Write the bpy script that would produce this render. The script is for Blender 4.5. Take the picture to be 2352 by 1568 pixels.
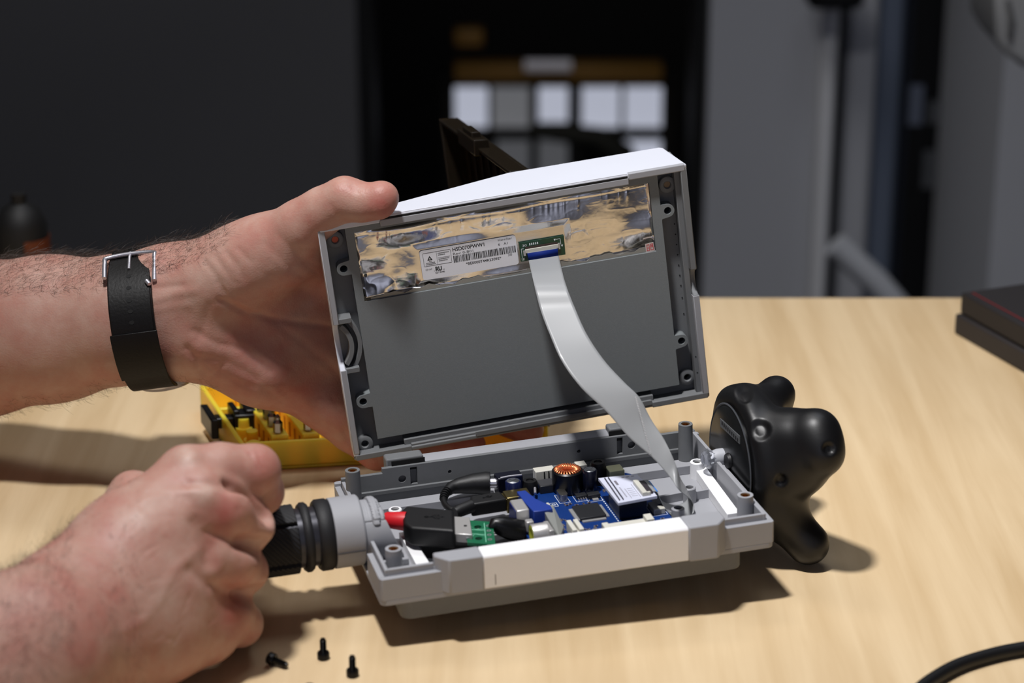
import bpy, bmesh, math, random
import numpy as np
from mathutils import Matrix, Vector
from mathutils.geometry import tessellate_polygon

for o in list(bpy.data.objects): bpy.data.objects.remove(o)
S = bpy.context.scene
COL = S.collection
random.seed(4); RNG = np.random.default_rng(7)

# ------------------------------------------------------------------ camera, sky, lights, exposure
# everything is planned in millimetres around the camera (x right, y away, z up) and linked in metres;
# the table top lies 478 mm under the camera and 750 mm over the floor
FPX = 5300.0; PITCH = math.radians(20); TABLE = -478.0; LIFT = 478.0 + 750.0
cam_d = bpy.data.cameras.new('camera'); cam = bpy.data.objects.new('camera', cam_d); COL.objects.link(cam)
cam_d.sensor_width = 36.0; cam_d.lens = 36.0 * FPX / 2352.0
cam_d.clip_start = 0.05; cam_d.clip_end = 30
cam.location = (0, 0, LIFT / 1000); cam.rotation_euler = (math.radians(90) - PITCH, 0, 0)
cam_d.dof.use_dof = True; cam_d.dof.focus_distance = 1.125; cam_d.dof.aperture_fstop = 7.0
S.camera = cam
S.view_settings.view_transform = 'Standard'; S.view_settings.look = 'None'
S.view_settings.exposure = 0.0; S.view_settings.gamma = 1.0
S.view_settings.use_curve_mapping = False

world = bpy.data.worlds.new('room_ambient'); S.world = world; world.use_nodes = True
bg = world.node_tree.nodes['Background']; bg.inputs[0].default_value = (0.62, 0.66, 0.80, 1); bg.inputs[1].default_value = 0.03

def area_light(name, loc_mm, target_mm, size, power, color, shape='DISK', size_y=None):
    l = bpy.data.lights.new(name, 'AREA'); l.shape = shape; l.size = size
    if size_y: l.size_y = size_y
    l.energy = power; l.color = color
    o = bpy.data.objects.new(name, l); COL.objects.link(o)
    p = Vector((loc_mm[0], loc_mm[1], loc_mm[2] + LIFT)) / 1000; t = Vector((target_mm[0], target_mm[1], target_mm[2] + LIFT)) / 1000
    o.location = p; o.rotation_euler = (t - p).to_track_quat('-Z', 'Y').to_euler()
    return o
key = area_light('ceiling_lamp', (-230, 740, 880), (170, 1060, -430), 0.12, 4.9, (1.0, 0.985, 0.985)); key.data.spread = math.radians(85)
area_light('overhead_fill', (300, 1500, 1050), (0, 1050, -430), 0.6, 3.0, (0.86, 0.90, 1.0))  # unseen soft fill added overhead to lift the shaded bit case
area_light('back_wall_fill', (-250, 1700, 1000), (-300, 2600, -500), 0.5, 5.0, (1.0, 0.97, 0.94))  # unseen light added to brighten the back wall
area_light('front_wall_bounce', (0, -500, 700), (0, -1600, 150), 0.5, 17.0, (0.84, 0.88, 1.0))  # unseen light added to brighten the front wall that the foil mirrors

# ------------------------------------------------------------------ pixel and frame helpers
RC = np.array([[1, 0, 0], [0, -math.sin(PITCH), -math.cos(PITCH)], [0, math.cos(PITCH), -math.sin(PITCH)]])
def ray(u, v): return RC.T @ np.array([(u - 1176) / FPX, (v - 784) / FPX, 1.0])
def pt(u, v, y):                       # the point at depth y (mm) seen at a photograph pixel
    d = ray(u, v); return d * (y / d[1])
def on(u, v, z=TABLE):                 # the point at height z (mm)
    d = ray(u, v); return d * (z / d[2])
def project(P):
    c = P @ RC.T; return np.c_[1176 + FPX * c[:, 0] / c[:, 2], 784 + FPX * c[:, 1] / c[:, 2], c[:, 2]]
def rotm(y, p, r):
    cy, sy, cp, sp, cr, sr = math.cos(y), math.sin(y), math.cos(p), math.sin(p), math.cos(r), math.sin(r)
    return np.array([[cy, -sy, 0], [sy, cy, 0], [0, 0, 1]]) @ np.array([[1, 0, 0], [0, cp, -sp], [0, sp, cp]]) @ np.array([[cr, 0, sr], [0, 1, 0], [-sr, 0, cr]])
def frame(o, R):
    M = Matrix([[*R[i], (o[i] + (LIFT if i == 2 else 0)) / 1000] for i in range(3)] + [[0, 0, 0, 1]])
    return M
rad = math.radians
T_O = np.array([-55.84, 916.67, -440.45]); T_R = rotm(rad(15.028), rad(0.49), rad(-2.081))
LS = 1.085
L_O = np.array([-72.25, 976.83, -413.98]) * LS; L_R = rotm(rad(96.243), rad(82.875), rad(-86.808))
F_T = frame(T_O, T_R); F_L = frame(L_O, L_R)
F_W = Matrix.Translation((0, 0, LIFT / 1000))
def t2w(p): return T_O + T_R @ np.array(p, float)
def l2w(p): return L_O + L_R @ (np.array(p, float) * LS)

# ------------------------------------------------------------------ materials
def lin(c): return tuple(((x / 255 + 0.055) / 1.055) ** 2.4 if x > 10 else x / 255 / 12.92 for x in c)
MATS = {}
def M(name, rgb, rough=0.5, metal=0.0, bump=None, vary=0.0, vscale=60, spec=0.5, coat=0.0, emit=None, trans=0.0, ior=1.45, sss=0.0, alpha=1.0):
    if name in MATS: return MATS[name]
    m = bpy.data.materials.new(name); m.use_nodes = True; nt = m.node_tree; b = nt.nodes['Principled BSDF']
    c = lin(rgb); b.inputs['Base Color'].default_value = (*c, 1); b.inputs['Roughness'].default_value = rough
    b.inputs['Metallic'].default_value = metal; b.inputs['Specular IOR Level'].default_value = spec
    b.inputs['Coat Weight'].default_value = coat; b.inputs['Transmission Weight'].default_value = trans; b.inputs['IOR'].default_value = ior
    b.inputs['Alpha'].default_value = alpha
    if emit: b.inputs['Emission Color'].default_value = (*lin(emit[0]), 1); b.inputs['Emission Strength'].default_value = emit[1]
    if sss: b.inputs['Subsurface Weight'].default_value = sss; b.inputs['Subsurface Radius'].default_value = (1, .5, .25); b.inputs['Subsurface Scale'].default_value = 0.012 if name.startswith('yellow') else 0.004
    tc = nt.nodes.new('ShaderNodeTexCoord')
    if vary:
        n = nt.nodes.new('ShaderNodeTexNoise'); n.inputs['Scale'].default_value = vscale; n.inputs['Detail'].default_value = 5
        r = nt.nodes.new('ShaderNodeMapRange'); r.inputs[3].default_value = 1 - vary; r.inputs[4].default_value = 1 + vary
        x = nt.nodes.new('ShaderNodeMix'); x.data_type = 'RGBA'; x.blend_type = 'MULTIPLY'; x.inputs[0].default_value = 1
        x.inputs[6].default_value = (*c, 1)
        nt.links.new(tc.outputs['Object'], n.inputs['Vector']); nt.links.new(n.outputs[0], r.inputs[0]); nt.links.new(r.outputs[0], x.inputs[7]); nt.links.new(x.outputs[2], b.inputs['Base Color'])
    if bump:
        kind, sc, st = bump
        if kind == 'noise': n = nt.nodes.new('ShaderNodeTexNoise'); n.inputs['Scale'].default_value = sc; n.inputs['Detail'].default_value = 6
        elif kind == 'wave':
            n = nt.nodes.new('ShaderNodeTexWave'); n.wave_type = 'BANDS'; n.bands_direction = 'DIAGONAL'; n.inputs['Scale'].default_value = sc; n.inputs['Distortion'].default_value = 1.5; n.inputs['Detail Scale'].default_value = 3
        elif kind == 'layers':
            n = nt.nodes.new('ShaderNodeTexWave'); n.wave_type = 'BANDS'; n.bands_direction = 'Z'; n.inputs['Scale'].default_value = sc; n.inputs['Distortion'].default_value = 0.3
        else: n = nt.nodes.new('ShaderNodeTexVoronoi'); n.inputs['Scale'].default_value = sc
        bm_ = nt.nodes.new('ShaderNodeBump'); bm_.inputs['Strength'].default_value = st; bm_.inputs['Distance'].default_value = 0.0004
        nt.links.new(tc.outputs['Object'], n.inputs['Vector']); nt.links.new(n.outputs[0], bm_.inputs['Height']); nt.links.new(bm_.outputs[0], b.inputs['Normal'])
    MATS[name] = m; return m

GREY = M('grey_printed_plastic', (152, 153, 158), 0.55, bump=('layers', 1600, 0.05), vary=0.03)
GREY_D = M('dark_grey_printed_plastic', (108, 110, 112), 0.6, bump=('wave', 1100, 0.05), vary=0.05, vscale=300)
GREY_P = M('grey_plate_plastic', (116, 121, 123), 0.55, bump=('noise', 2500, 0.15), vary=0.05, vscale=900)
SHELL = M('light_grey_shell_plastic', (200, 203, 213), 0.5, vary=0.02, bump=('noise', 1500, 0.05))
WHITE = M('white_printed_plastic', (236, 236, 238), 0.5, bump=('layers', 900, 0.08))
IVORY = M('ivory_nylon', (200, 198, 188), 0.5)
CREAM = M('cream_nylon', (205, 205, 165), 0.5)
BLACK = M('black_plastic', (9, 9, 11), 0.35)
BLACKM = M('matte_black_plastic', (12, 12, 14), 0.5, bump=('noise', 900, 0.1))
RUBBER = M('black_rubber', (22, 22, 25), 0.6, bump=('noise', 1200, 0.2))
HOLE = M('dark_hole', (8, 8, 9), 0.8)  # near-black painted where shade would fill holes and slots
STEEL = M('bright_steel', (200, 198, 205), 0.28, 0.8)
TIN = M('tin_plated_shell', (190, 188, 186), 0.4, 0.6)
BRASS = M('brass', (190, 140, 80), 0.3, 1.0)
GOLDM = M('gold_flashed_metal', (150, 135, 90), 0.3, 1.0)
COPPER = M('copper_wire', (225, 130, 84), 0.32, 0.75)
PCB_B = M('blue_solder_mask', (8, 46, 108), 0.5, spec=.25, vary=0.15, vscale=400)
PCB_G = M('green_solder_mask', (10, 95, 62), 0.35, coat=0.3, vary=0.1, vscale=500)
PCB_GD = M('dark_green_solder_mask', (10, 58, 36), 0.35, coat=0.3)
PCB_W = M('white_solder_mask', (205, 208, 225), 0.4)
SILK = M('white_ink', (215, 220, 225), 0.6)
INK = M('black_ink', (20, 20, 22), 0.6)
REDINK = M('red_ink', (190, 60, 70), 0.6)
VGAB = M('blue_connector_plastic', (28, 56, 140), 0.4)
BLUESTIFF = M('blue_stiffener_film', (12, 36, 110), 0.7, spec=.2)
FFCM = M('ribbon_cable_film', (146, 148, 150), 0.38, coat=0.08)
RED = M('red_cable_sleeve', (200, 30, 40), 0.4)
YELL = M('yellow_plastic', (255, 204, 60), 0.42, sss=0.7)
GLASS = M('clear_acrylic', (235, 238, 246), 0.08, trans=0.92, ior=1.49)
SMOKE = M('smoky_clear_plastic', (60, 52, 42), 0.08, trans=0.75, ior=1.3)
LABEL = M('white_paper_label', (226, 227, 233), 0.5)
STRAPM = M('black_leather', (9, 7, 7), 0.5, spec=.3, bump=('noise', 700, 0.3))
CHIP = M('chip_epoxy', (34, 35, 38), 0.42, bump=('noise', 2500, 0.1))
ALU = M('capacitor_top', (180, 184, 190), 0.3, 1.0)
SCREWM = M('black_oxide_steel', (14, 13, 14), 0.3, 0.4)

# ------------------------------------------------------------------ mesh builder (millimetres in, metres out)
class MB:
    def __init__(s, scale=1.0): s.v = []; s.f = []; s.k = scale / 1000
    def add(s, vs, fs):
        n = len(s.v); s.v += [tuple(map(float, p)) for p in vs]; s.f += [tuple(i + n for i in f) for f in fs]; return s
    def box(s, x0, x1, y0, y1, z0, z1, rot=0):
        c = ((x0 + x1) / 2, (y0 + y1) / 2); ca, sa = math.cos(rot), math.sin(rot)
        vs = []
        for z in (z0, z1):
            for x, y in ((x0, y0), (x1, y0), (x1, y1), (x0, y1)):
                dx, dy = x - c[0], y - c[1]; vs.append((c[0] + dx * ca - dy * sa, c[1] + dx * sa + dy * ca, z))
        return s.add(vs, [(3, 2, 1, 0), (4, 5, 6, 7), (0, 1, 5, 4), (1, 2, 6, 5), (2, 3, 7, 6), (3, 0, 4, 7)])
    def prism(s, outer, z0, z1, holes=(), axis='z'):
        loops = [list(outer)] + [list(h) for h in holes]
        def area(l): return sum(l[i][0] * l[(i + 1) % len(l)][1] - l[(i + 1) % len(l)][0] * l[i][1] for i in range(len(l)))
        if area(loops[0]) < 0: loops[0].reverse()
        for h in loops[1:]:
            if area(h) > 0: h.reverse()
        tri = tessellate_polygon([[Vector((p[0], p[1], 0)) for p in l] for l in loops])
        flat = [p for l in loops for p in l]; n = len(flat)
        mp = {'z': lambda a, b, c: (a, b, c), 'x': lambda a, b, c: (c, a, b), 'y': lambda a, b, c: (b, c, a)}[axis]
        vs = [mp(p[0], p[1], z0) for p in flat] + [mp(p[0], p[1], z1) for p in flat]
        fs = []
        for t in tri:
            a, b, c = t; p, q, r = flat[a], flat[b], flat[c]
            if (q[0] - p[0]) * (r[1] - p[1]) - (q[1] - p[1]) * (r[0] - p[0]) < 0: a, b, c = c, b, a
            fs += [(c, b, a), (a + n, b + n, c + n)]
        k = 0
        for l in loops:
            m = len(l)
            for i in range(m):
                a, b = k + i, k + (i + 1) % m; fs.append((a, b, b + n, a + n))
            k += m
        return s.add(vs, fs)
    def cyl(s, c, r, z0, z1, n=24, axis='z', r2=None):
        return s.lathe(c, [(0, z0), (r, z0), (r if r2 is None else r2, z1), (0, z1)], n, axis)
    def lathe(s, c, prof, n=32, axis='z'):        # prof: (radius, height)
        mp = {'z': lambda a, b, h: (c[0] + a, c[1] + b, h), 'x': lambda a, b, h: (h, c[0] + a, c[1] + b), 'y': lambda a, b, h: (c[0] + b, h, c[1] + a)}[axis]
        base = len(s.v); rows = []
        for r, h in prof:
            if r < 1e-6: s.v.append(tuple(map(float, mp(0, 0, h)))); rows.append([len(s.v) - 1])
            else:
                row = []
                for i in range(n):
                    a = 2 * math.pi * i / n; s.v.append(tuple(map(float, mp(r * math.cos(a), r * math.sin(a), h)))); row.append(len(s.v) - 1)
                rows.append(row)
        for A, B in zip(rows, rows[1:]):
            if len(A) == 1 and len(B) == 1: continue
            for i in range(n):
                j = (i + 1) % n
                if len(A) == 1: s.f.append((A[0], B[j], B[i]))
                elif len(B) == 1: s.f.append((A[i], A[j], B[0]))
                else: s.f.append((A[i], A[j], B[j], B[i]))
        return s
    def tube(s, path, r, n=12, cap=True):
        P = [np.array(p, float) for p in path]; m = len(P); rr = r if hasattr(r, '__len__') else [r] * m
        t = [(P[min(i + 1, m - 1)] - P[max(i - 1, 0)]) for i in range(m)]; t = [a / (np.linalg.norm(a) + 1e-9) for a in t]
        up = np.array([0, 0, 1.0]) if abs(t[0][2]) < .9 else np.array([1.0, 0, 0]); rows = []
        a = np.cross(t[0], up); a /= np.linalg.norm(a)
        for i in range(m):
            a = a - t[i] * np.dot(a, t[i]); a /= np.linalg.norm(a); b = np.cross(t[i], a)
            rows.append([len(s.v) + j for j in range(n)])
            for j in range(n):
                th = 2 * math.pi * j / n; s.v.append(tuple(P[i] + rr[i] * (a * math.cos(th) + b * math.sin(th))))
        for A, B in zip(rows, rows[1:]):
            for i in range(n): s.f.append((A[i], A[(i + 1) % n], B[(i + 1) % n], B[i]))
        if cap: s.f.append(tuple(reversed(rows[0]))); s.f.append(tuple(rows[-1]))
        return s
    def build(s, name, mat, parent=None, smooth=35, bevel=0.0, matrix=None, seg=2, **props):
        me = bpy.data.meshes.new(name); k = s.k
        me.from_pydata([(a * k, b * k, c * k) for a, b, c in s.v], [], s.f); me.update()
        if smooth:
            me.polygons.foreach_set('use_smooth', [True] * len(me.polygons))
            me.set_sharp_from_angle(angle=math.radians(smooth))
        me.materials.append(mat)
        o = bpy.data.objects.new(name, me); COL.objects.link(o)
        if bevel:
            b = o.modifiers.new('soft_edges', 'BEVEL'); b.width = bevel / 1000; b.segments = seg; b.limit_method = 'ANGLE'; b.angle_limit = math.radians(40); b.harden_normals = False
        if parent is not None: o.parent = parent
        if matrix is not None: o.matrix_world = matrix
        for a, b in props.items(): o[a] = b
        return o

def thing(name, label, cat, M_=None, group=None):
    o = bpy.data.objects.new(name, None); COL.objects.link(o); o.empty_display_size = 0.01
    o['label'] = label; o['category'] = cat
    if group: o['group'] = group
    if M_ is not None: o.matrix_world = M_
    return o
def tag(o, label, cat, group=None):
    o['label'] = label; o['category'] = cat
    if group: o['group'] = group
    return o
def circle(cx, cy, r, n=20, a0=0, a1=360):
    full = abs(a1 - a0 - 360) < 1e-6
    return [(cx + r * math.cos(rad(a0 + (a1 - a0) * i / (n if full else n - 1))), cy + r * math.sin(rad(a0 + (a1 - a0) * i / (n if full else n - 1)))) for i in range(n)]
def rrect(x0, x1, y0, y1, r, n=5):
    p = []
    for cx, cy, a in ((x1 - r, y1 - r, 0), (x0 + r, y1 - r, 90), (x0 + r, y0 + r, 180), (x1 - r, y0 + r, 270)): p += circle(cx, cy, r, n, a, a + 90)
    return p
def rect(x0, x1, y0, y1): return [(x0, y0), (x1, y0), (x1, y1), (x0, y1)]

def text_mesh(mb, txt, x, y, h, z=0.0, bold=0.0, sx=1.0, rot=0.0, width=None):
    cu = bpy.data.curves.new('t', 'FONT'); cu.body = txt; cu.size = 1.0; cu.offset = bold; cu.resolution_u = 3
    o = bpy.data.objects.new('t', cu); COL.objects.link(o)
    dg = bpy.context.evaluated_depsgraph_get(); me = o.evaluated_get(dg).to_mesh()
    vs = [tuple(v.co) for v in me.vertices]; fs = [tuple(p.vertices) for p in me.polygons]
    if vs:
        k = h / 0.72
        x1 = max(v[0] for v in vs); x0 = min(v[0] for v in vs)
        kx = k * sx if width is None else width / (x1 - x0)
        c, s_ = math.cos(rot), math.sin(rot)
        mb.add([(x + (a - x0) * kx * c - b * k * s_, y + (a - x0) * kx * s_ + b * k * c, z) for a, b, _ in vs], fs)
    o.evaluated_get(dg).to_mesh_clear(); bpy.data.objects.remove(o); bpy.data.curves.remove(cu)
    return mb

# ------------------------------------------------------------------ the setting
def struct(mb, name, mat, **k): return mb.build(name, mat, None, matrix=F_W, kind='structure', **k)
WALLD = M('dark_grey_wall', (88, 88, 91), 0.85, vary=0.04, vscale=3)  # even dark grey, darker than the other walls
WALLL = M('light_grey_wall_paint', (172, 174, 180), 0.8, vary=0.03, vscale=4)
BLUEG = M('blue_grey_paint', (96, 106, 124), 0.7)
DARKF = M('black_door_frame', (9, 9, 10), 0.6)
GLOSSD = M('dark_glass', (5, 6, 8), 0.08, coat=0.3)
FLOORM = M('dark_floor', (48, 44, 42), 0.6, vary=0.15, vscale=6)
Y0 = 2600.0
FLOORZ = -LIFT
def gx(u, y, v=400): return pt(u, v, y)[0]
def gz(v, y): return pt(1176, v, y)[2]
struct(MB().box(-2600, 2600, -1600, 4300, FLOORZ - 40, FLOORZ), 'floor', FLOORM)
struct(MB().box(-2600, 2600, -1600, 4300, 1372, 1412), 'ceiling', M('grey_ceiling_paint', (140, 142, 148), .9))
struct(MB().box(-2600, 2600, -1700, -1600, FLOORZ, 1372), 'wall_front', M('pale_wall_paint', (178, 180, 192), .85))
struct(MB().box(-2700, -2600, -1600, 4300, FLOORZ, 1372), 'wall_west', WALLL)
struct(MB().box(2600, 2700, -1600, 4300, FLOORZ, 1372), 'wall_east', WALLL)
struct(MB().box(-2600, gx(826, Y0), Y0, Y0 + 120, FLOORZ, 1372), 'wall_left', WALLD)
struct(MB().box(gx(1618, Y0), gx(1866, Y0), Y0 - 20, Y0 + 140, FLOORZ, 1372), 'wall_back', WALLL)
struct(MB().box(gx(2288, Y0 - 300), 2600, Y0 - 300, Y0 + 120, FLOORZ, 1372), 'wall_right', WALLL)
struct(MB().box(-2600, 2600, 4200, 4300, FLOORZ, 1372), 'wall_far', DARKF)
struct(MB().box(gx(826, Y0), gx(860, Y0), Y0 + 10, Y0 + 110, FLOORZ, 1372).box(gx(1590, Y0), gx(1618, Y0), Y0 + 10, Y0 + 110, FLOORZ, 1372), 'door_1', DARKF)
struct(MB().box(gx(1868, Y0 - 40), gx(1906, Y0 - 40), Y0 - 60, Y0, FLOORZ, 1372), 'trim_1', M('white_trim_paint', (222, 223, 226), 0.6), bevel=6)
struct(MB().box(gx(1926, Y0), gx(1992, Y0), Y0 - 30, Y0 + 100, FLOORZ, 1372), 'trim_2', WALLL, bevel=6)
struct(MB().box(gx(1994, Y0), gx(2052, Y0), Y0 - 20, Y0 + 100, FLOORZ, 1372), 'trim_3', BLUEG, bevel=6)
struct(MB().box(gx(2052, Y0), gx(2078, Y0), Y0, Y0 + 80, FLOORZ, 1372).box(gx(2268, Y0), gx(2310, Y0), Y0, Y0 + 80, FLOORZ, 1372), 'door_2', M('dark_blue_door_frame', (16, 22, 34), 0.5))
g2 = struct(MB().box(gx(2078, Y0), gx(2268, Y0), Y0 + 30, Y0 + 40, FLOORZ, 1372), 'window_2', GLOSSD)

# glow patches behind the doorway, standing in for a bright reflection in its glass
def glow_block(name, u0, u1, v0, v1, y, mat, label=None):
    return MB().box(gx(u0, y), gx(u1, y), y, y + 12, gz(v1, y), gz(v0, y))
YP = 3300.0
LIT = M('bright_reflection_glow', (150, 155, 170), 0.6, emit=((205, 210, 228), 0.62))
LITD = M('dim_reflection_glow', (120, 122, 128), 0.6, emit=((150, 152, 158), 0.34))
LITG = M('grey_reflection_glow', (90, 92, 96), 0.6, emit=((130, 132, 138), 0.25))
frame_bm = MB()
for (u0, u1) in ((1020, 1046), (1121, 1131), (1216, 1236), (1303, 1334), (1421, 1431), (1516, 1545)):
    frame_bm.box(gx(u0, YP), gx(u1, YP), YP - 10, YP + 16, gz(440, YP), gz(190, YP))
frame_bm.box(gx(1020, YP), gx(1545, YP), YP - 10, YP + 16, gz(196, YP), gz(170, YP)).box(gx(1020, YP), gx(1545, YP), YP - 8, YP + 14, gz(318, YP), gz(292, YP)).box(gx(1020, YP), gx(1545, YP), YP - 8, YP + 14, gz(470, YP), gz(425, YP))
w1 = struct(frame_bm, 'glow_frame', DARKF)  # dark frame made up to hold the glow patches
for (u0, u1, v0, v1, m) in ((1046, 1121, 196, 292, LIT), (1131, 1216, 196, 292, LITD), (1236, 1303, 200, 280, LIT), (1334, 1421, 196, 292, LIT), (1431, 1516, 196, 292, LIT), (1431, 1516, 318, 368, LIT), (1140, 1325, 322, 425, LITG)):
    glow_block('glow_patch', u0, u1, v0, v1, YP, m).build('glow_patch', m, w1)
GOLDB = M('dull_gold_beam', (104, 76, 26), 0.5)
tag(MB().box(gx(1046, YP - 30), gx(1516, YP - 30), YP - 60, YP - 20, gz(180, YP - 30), gz(140, YP - 30)).build('shelf_beam', GOLDB, None, matrix=F_W, bevel=4), 'dull gold beam across the top of the glow patches behind the dark doorway', 'beam')
tag(MB().box(gx(1046, YP - 30), gx(1112, YP - 30), YP - 50, YP - 20, gz(103, YP - 30), gz(62, YP - 30)).build('gold_box', GOLDB, None, matrix=F_W, bevel=5), 'small dull gold block high in the dark doorway', 'box')
tl = tag(MB().tube([(gx(1205, YP - 100), YP - 90, gz(150, YP - 90)), (gx(1310, YP - 100), YP - 90, gz(150, YP - 90))], 8).build('glow_tube', M('pale_tube_glow', (120, 120, 125), 0.5, emit=((200, 200, 215), 0.13)), None, matrix=F_W), 'short pale glowing tube standing in for a white glow in front of the gold beam', 'glow')  # emission put in for the white glow in the dark glass
area_light('beam_fill', (gx(1280, 3000), 2950, gz(40, 3000)), (gx(1280, YP), YP, gz(160, YP)), 0.25, 0.12, (1, .85, .6))  # unseen light added for the gold beam behind the doorway
# dark figure-like furniture in front of the glow patches
arm_m = M('dark_chair_fabric', (14, 18, 18), 0.8)
tag(MB().tube([pt(1215, 300, 3150), pt(1290, 305, 3150), pt(1370, 315, 3150), pt(1430, 350, 3150), pt(1450, 430, 3150), pt(1440, 600, 3150) , np.array([pt(1440, 600, 3150)[0], 3150, FLOORZ])], [9, 14, 16, 18, 20, 14, 14]).build('chair_back', arm_m, None, matrix=F_W, smooth=60), 'dark curved chair back in front of the glow patches', 'chair')

# right-hand side of the background
tag(MB().tube([pt(1918, 560, 2300), pt(1960, 600, 2300), pt(2010, 645, 2300), pt(2075, 720, 2300), pt(2140, 860, 2300), np.array([pt(2200, 860, 2300)[0], 2300, FLOORZ + 14])], 14, 16).build('white_hose', M('white_hose_plastic', (185, 188, 194), 0.5), None, matrix=F_W, smooth=60), 'white slanting hose below the blue grey door trim at the right', 'hose')
kn = g2
MB().lathe((0, 0), [(0, -11), (7, -9), (10, -3), (8, 4), (4, 8), (4, 22), (9, 24), (9, 27), (0, 27)], 24, 'y').build('door_knob', BRASS, kn, matrix=F_W @ Matrix.Translation(Vector(pt(2253, 185, 2585)) / 1000))
REFL = M('blue_glass_reflection', (40, 44, 54), .5, emit=((120, 128, 150), .09)); REFG = M('grey_glass_reflection', (36, 38, 42), .5, emit=((110, 112, 118), .055))  # emission painting the dim reflections in the right door glass
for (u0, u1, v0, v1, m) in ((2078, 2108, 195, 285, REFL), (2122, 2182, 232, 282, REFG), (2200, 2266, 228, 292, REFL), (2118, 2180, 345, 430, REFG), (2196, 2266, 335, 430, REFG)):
    MB().box(gx(u0, Y0 + 28), gx(u1, Y0 + 28), Y0 + 24, Y0 + 29, gz(v1, Y0 + 28), gz(v0, Y0 + 28)).build('glow_patch', m, g2)
pb = pt(2286, 75, 1900)
mc = thing('wall_unit', 'pale grey rounded housing cut by the upper right corner of the photo', 'housing', F_W)
hb = [(pt(2284, -60, 1900)), (pt(2289, 90, 1900)), (pt(2313, 128, 1900)), (pt(2352, 156, 1900)), (pt(2560, 200, 1900)), (pt(2560, -60, 1900))]
MB().prism([(p[2], p[0]) for p in hb], 1900, 2020, axis='y').build('housing', M('pale_machine_paint', (150, 151, 152), 0.5), mc, bevel=5)
MB().tube([pt(2315, 0, 1896), pt(2322, 40, 1893), pt(2318, 90, 1895)], 2.2, 8).build('seam', M('grey_seam', (90, 90, 90), 0.6), mc)
tag(MB().box(gx(1832, 2500), gx(1962, 2500), 2480, 2540, gz(18, 2500), gz(-60, 2500)).build('door_closer', BLACKM, None, matrix=F_W, bevel=12, seg=4), 'black bracket at the top of the white trim beside the doorway', 'bracket')

# orange-labelled bottle behind the forearm at far left
bt = thing('spray_bottle', 'blurred black bottle with an orange label behind the forearm at far left', 'bottle', F_W @ Matrix.Translation(Vector(on(58, 655)) / 1000))
MB().lathe((0, 0), [(0, 0), (15, 0), (17, 3), (17, 42), (12, 52), (5, 56), (5, 62), (0, 62)], 28).build('bottle', M('dark_bottle', (9, 9, 10), .6), bt)
MB().lathe((3, -1), [(15.0, 14), (15.4, 14), (15.4, 34), (15.0, 34)], 28).build('label', M('orange_label', (96, 42, 12), .6), bt)

# ------------------------------------------------------------------ desk
def wood():
    m = bpy.data.materials.new('birch_veneer'); m.use_nodes = True; nt = m.node_tree; b = nt.nodes['Principled BSDF']
    tc = nt.nodes.new('ShaderNodeTexCoord'); mp = nt.nodes.new('ShaderNodeMapping'); mp.inputs['Rotation'].default_value = (0, 0, rad(6)); mp.inputs['Scale'].default_value = (26, 1.6, 5)
    n = nt.nodes.new('ShaderNodeTexNoise'); n.inputs['Scale'].default_value = 2.2; n.inputs['Detail'].default_value = 7; n.inputs['Roughness'].default_value = .55; n.inputs['Distortion'].default_value = .4
    cr = nt.nodes.new('ShaderNodeValToRGB'); e = cr.color_ramp.elements
    e[0].position = .30; e[0].color = (*lin((199, 171, 130)), 1); e[1].position = .72; e[1].color = (*lin((222, 198, 160)), 1)
    n2 = nt.nodes.new('ShaderNodeTexNoise'); n2.inputs['Scale'].default_value = 9; n2.inputs['Detail'].default_value = 3
    mr = nt.nodes.new('ShaderNodeMapRange'); mr.inputs[3].default_value = .93; mr.inputs[4].default_value = 1.07
    mx = nt.nodes.new('ShaderNodeMix'); mx.data_type = 'RGBA'; mx.blend_type = 'MULTIPLY'; mx.inputs[0].default_value = 1
    mp3 = nt.nodes.new('ShaderNodeMapping'); mp3.inputs['Scale'].default_value = (900, 60, 60)
    n3 = nt.nodes.new('ShaderNodeTexNoise'); n3.inputs['Scale'].default_value = 1; n3.inputs['Detail'].default_value = 3
    bp = nt.nodes.new('ShaderNodeBump'); bp.inputs['Strength'].default_value = .05; bp.inputs['Distance'].default_value = .0003
    L = nt.links.new
    L(tc.outputs['Object'], mp.inputs[0]); L(mp.outputs[0], n.inputs['Vector']); L(n.outputs[0], cr.inputs[0])
    L(tc.outputs['Object'], n2.inputs['Vector']); L(n2.outputs[0], mr.inputs[0]); L(cr.outputs[0], mx.inputs[6]); L(mr.outputs[0], mx.inputs[7]); L(mx.outputs[2], b.inputs['Base Color'])
    L(tc.outputs['Object'], mp3.inputs[0]); L(mp3.outputs[0], n3.inputs['Vector']); L(n3.outputs[0], bp.inputs['Height']); L(bp.outputs[0], b.inputs['Normal'])
    b.inputs['Roughness'].default_value = .5; b.inputs['Specular IOR Level'].default_value = .35
    return m
WOOD = wood()
YE = on(1176, 683)[1]
dsk = thing('desk', 'light birch veneer desk top filling the foreground', 'desk', Matrix.Translation((0, 0, 0)))
def dk_(mb): return mb.build
def zz(z): return z + LIFT
MB().box(-760, 760, 330, YE, zz(TABLE - 28), zz(TABLE)).build('tabletop', WOOD, dsk, bevel=1.0)
for sx in (-720, 680):
    for sy in (370, YE - 60): MB().box(sx, sx + 40, sy, sy + 40, 0, zz(TABLE - 28)).build('leg', BLACKM, dsk, bevel=2)

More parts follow.
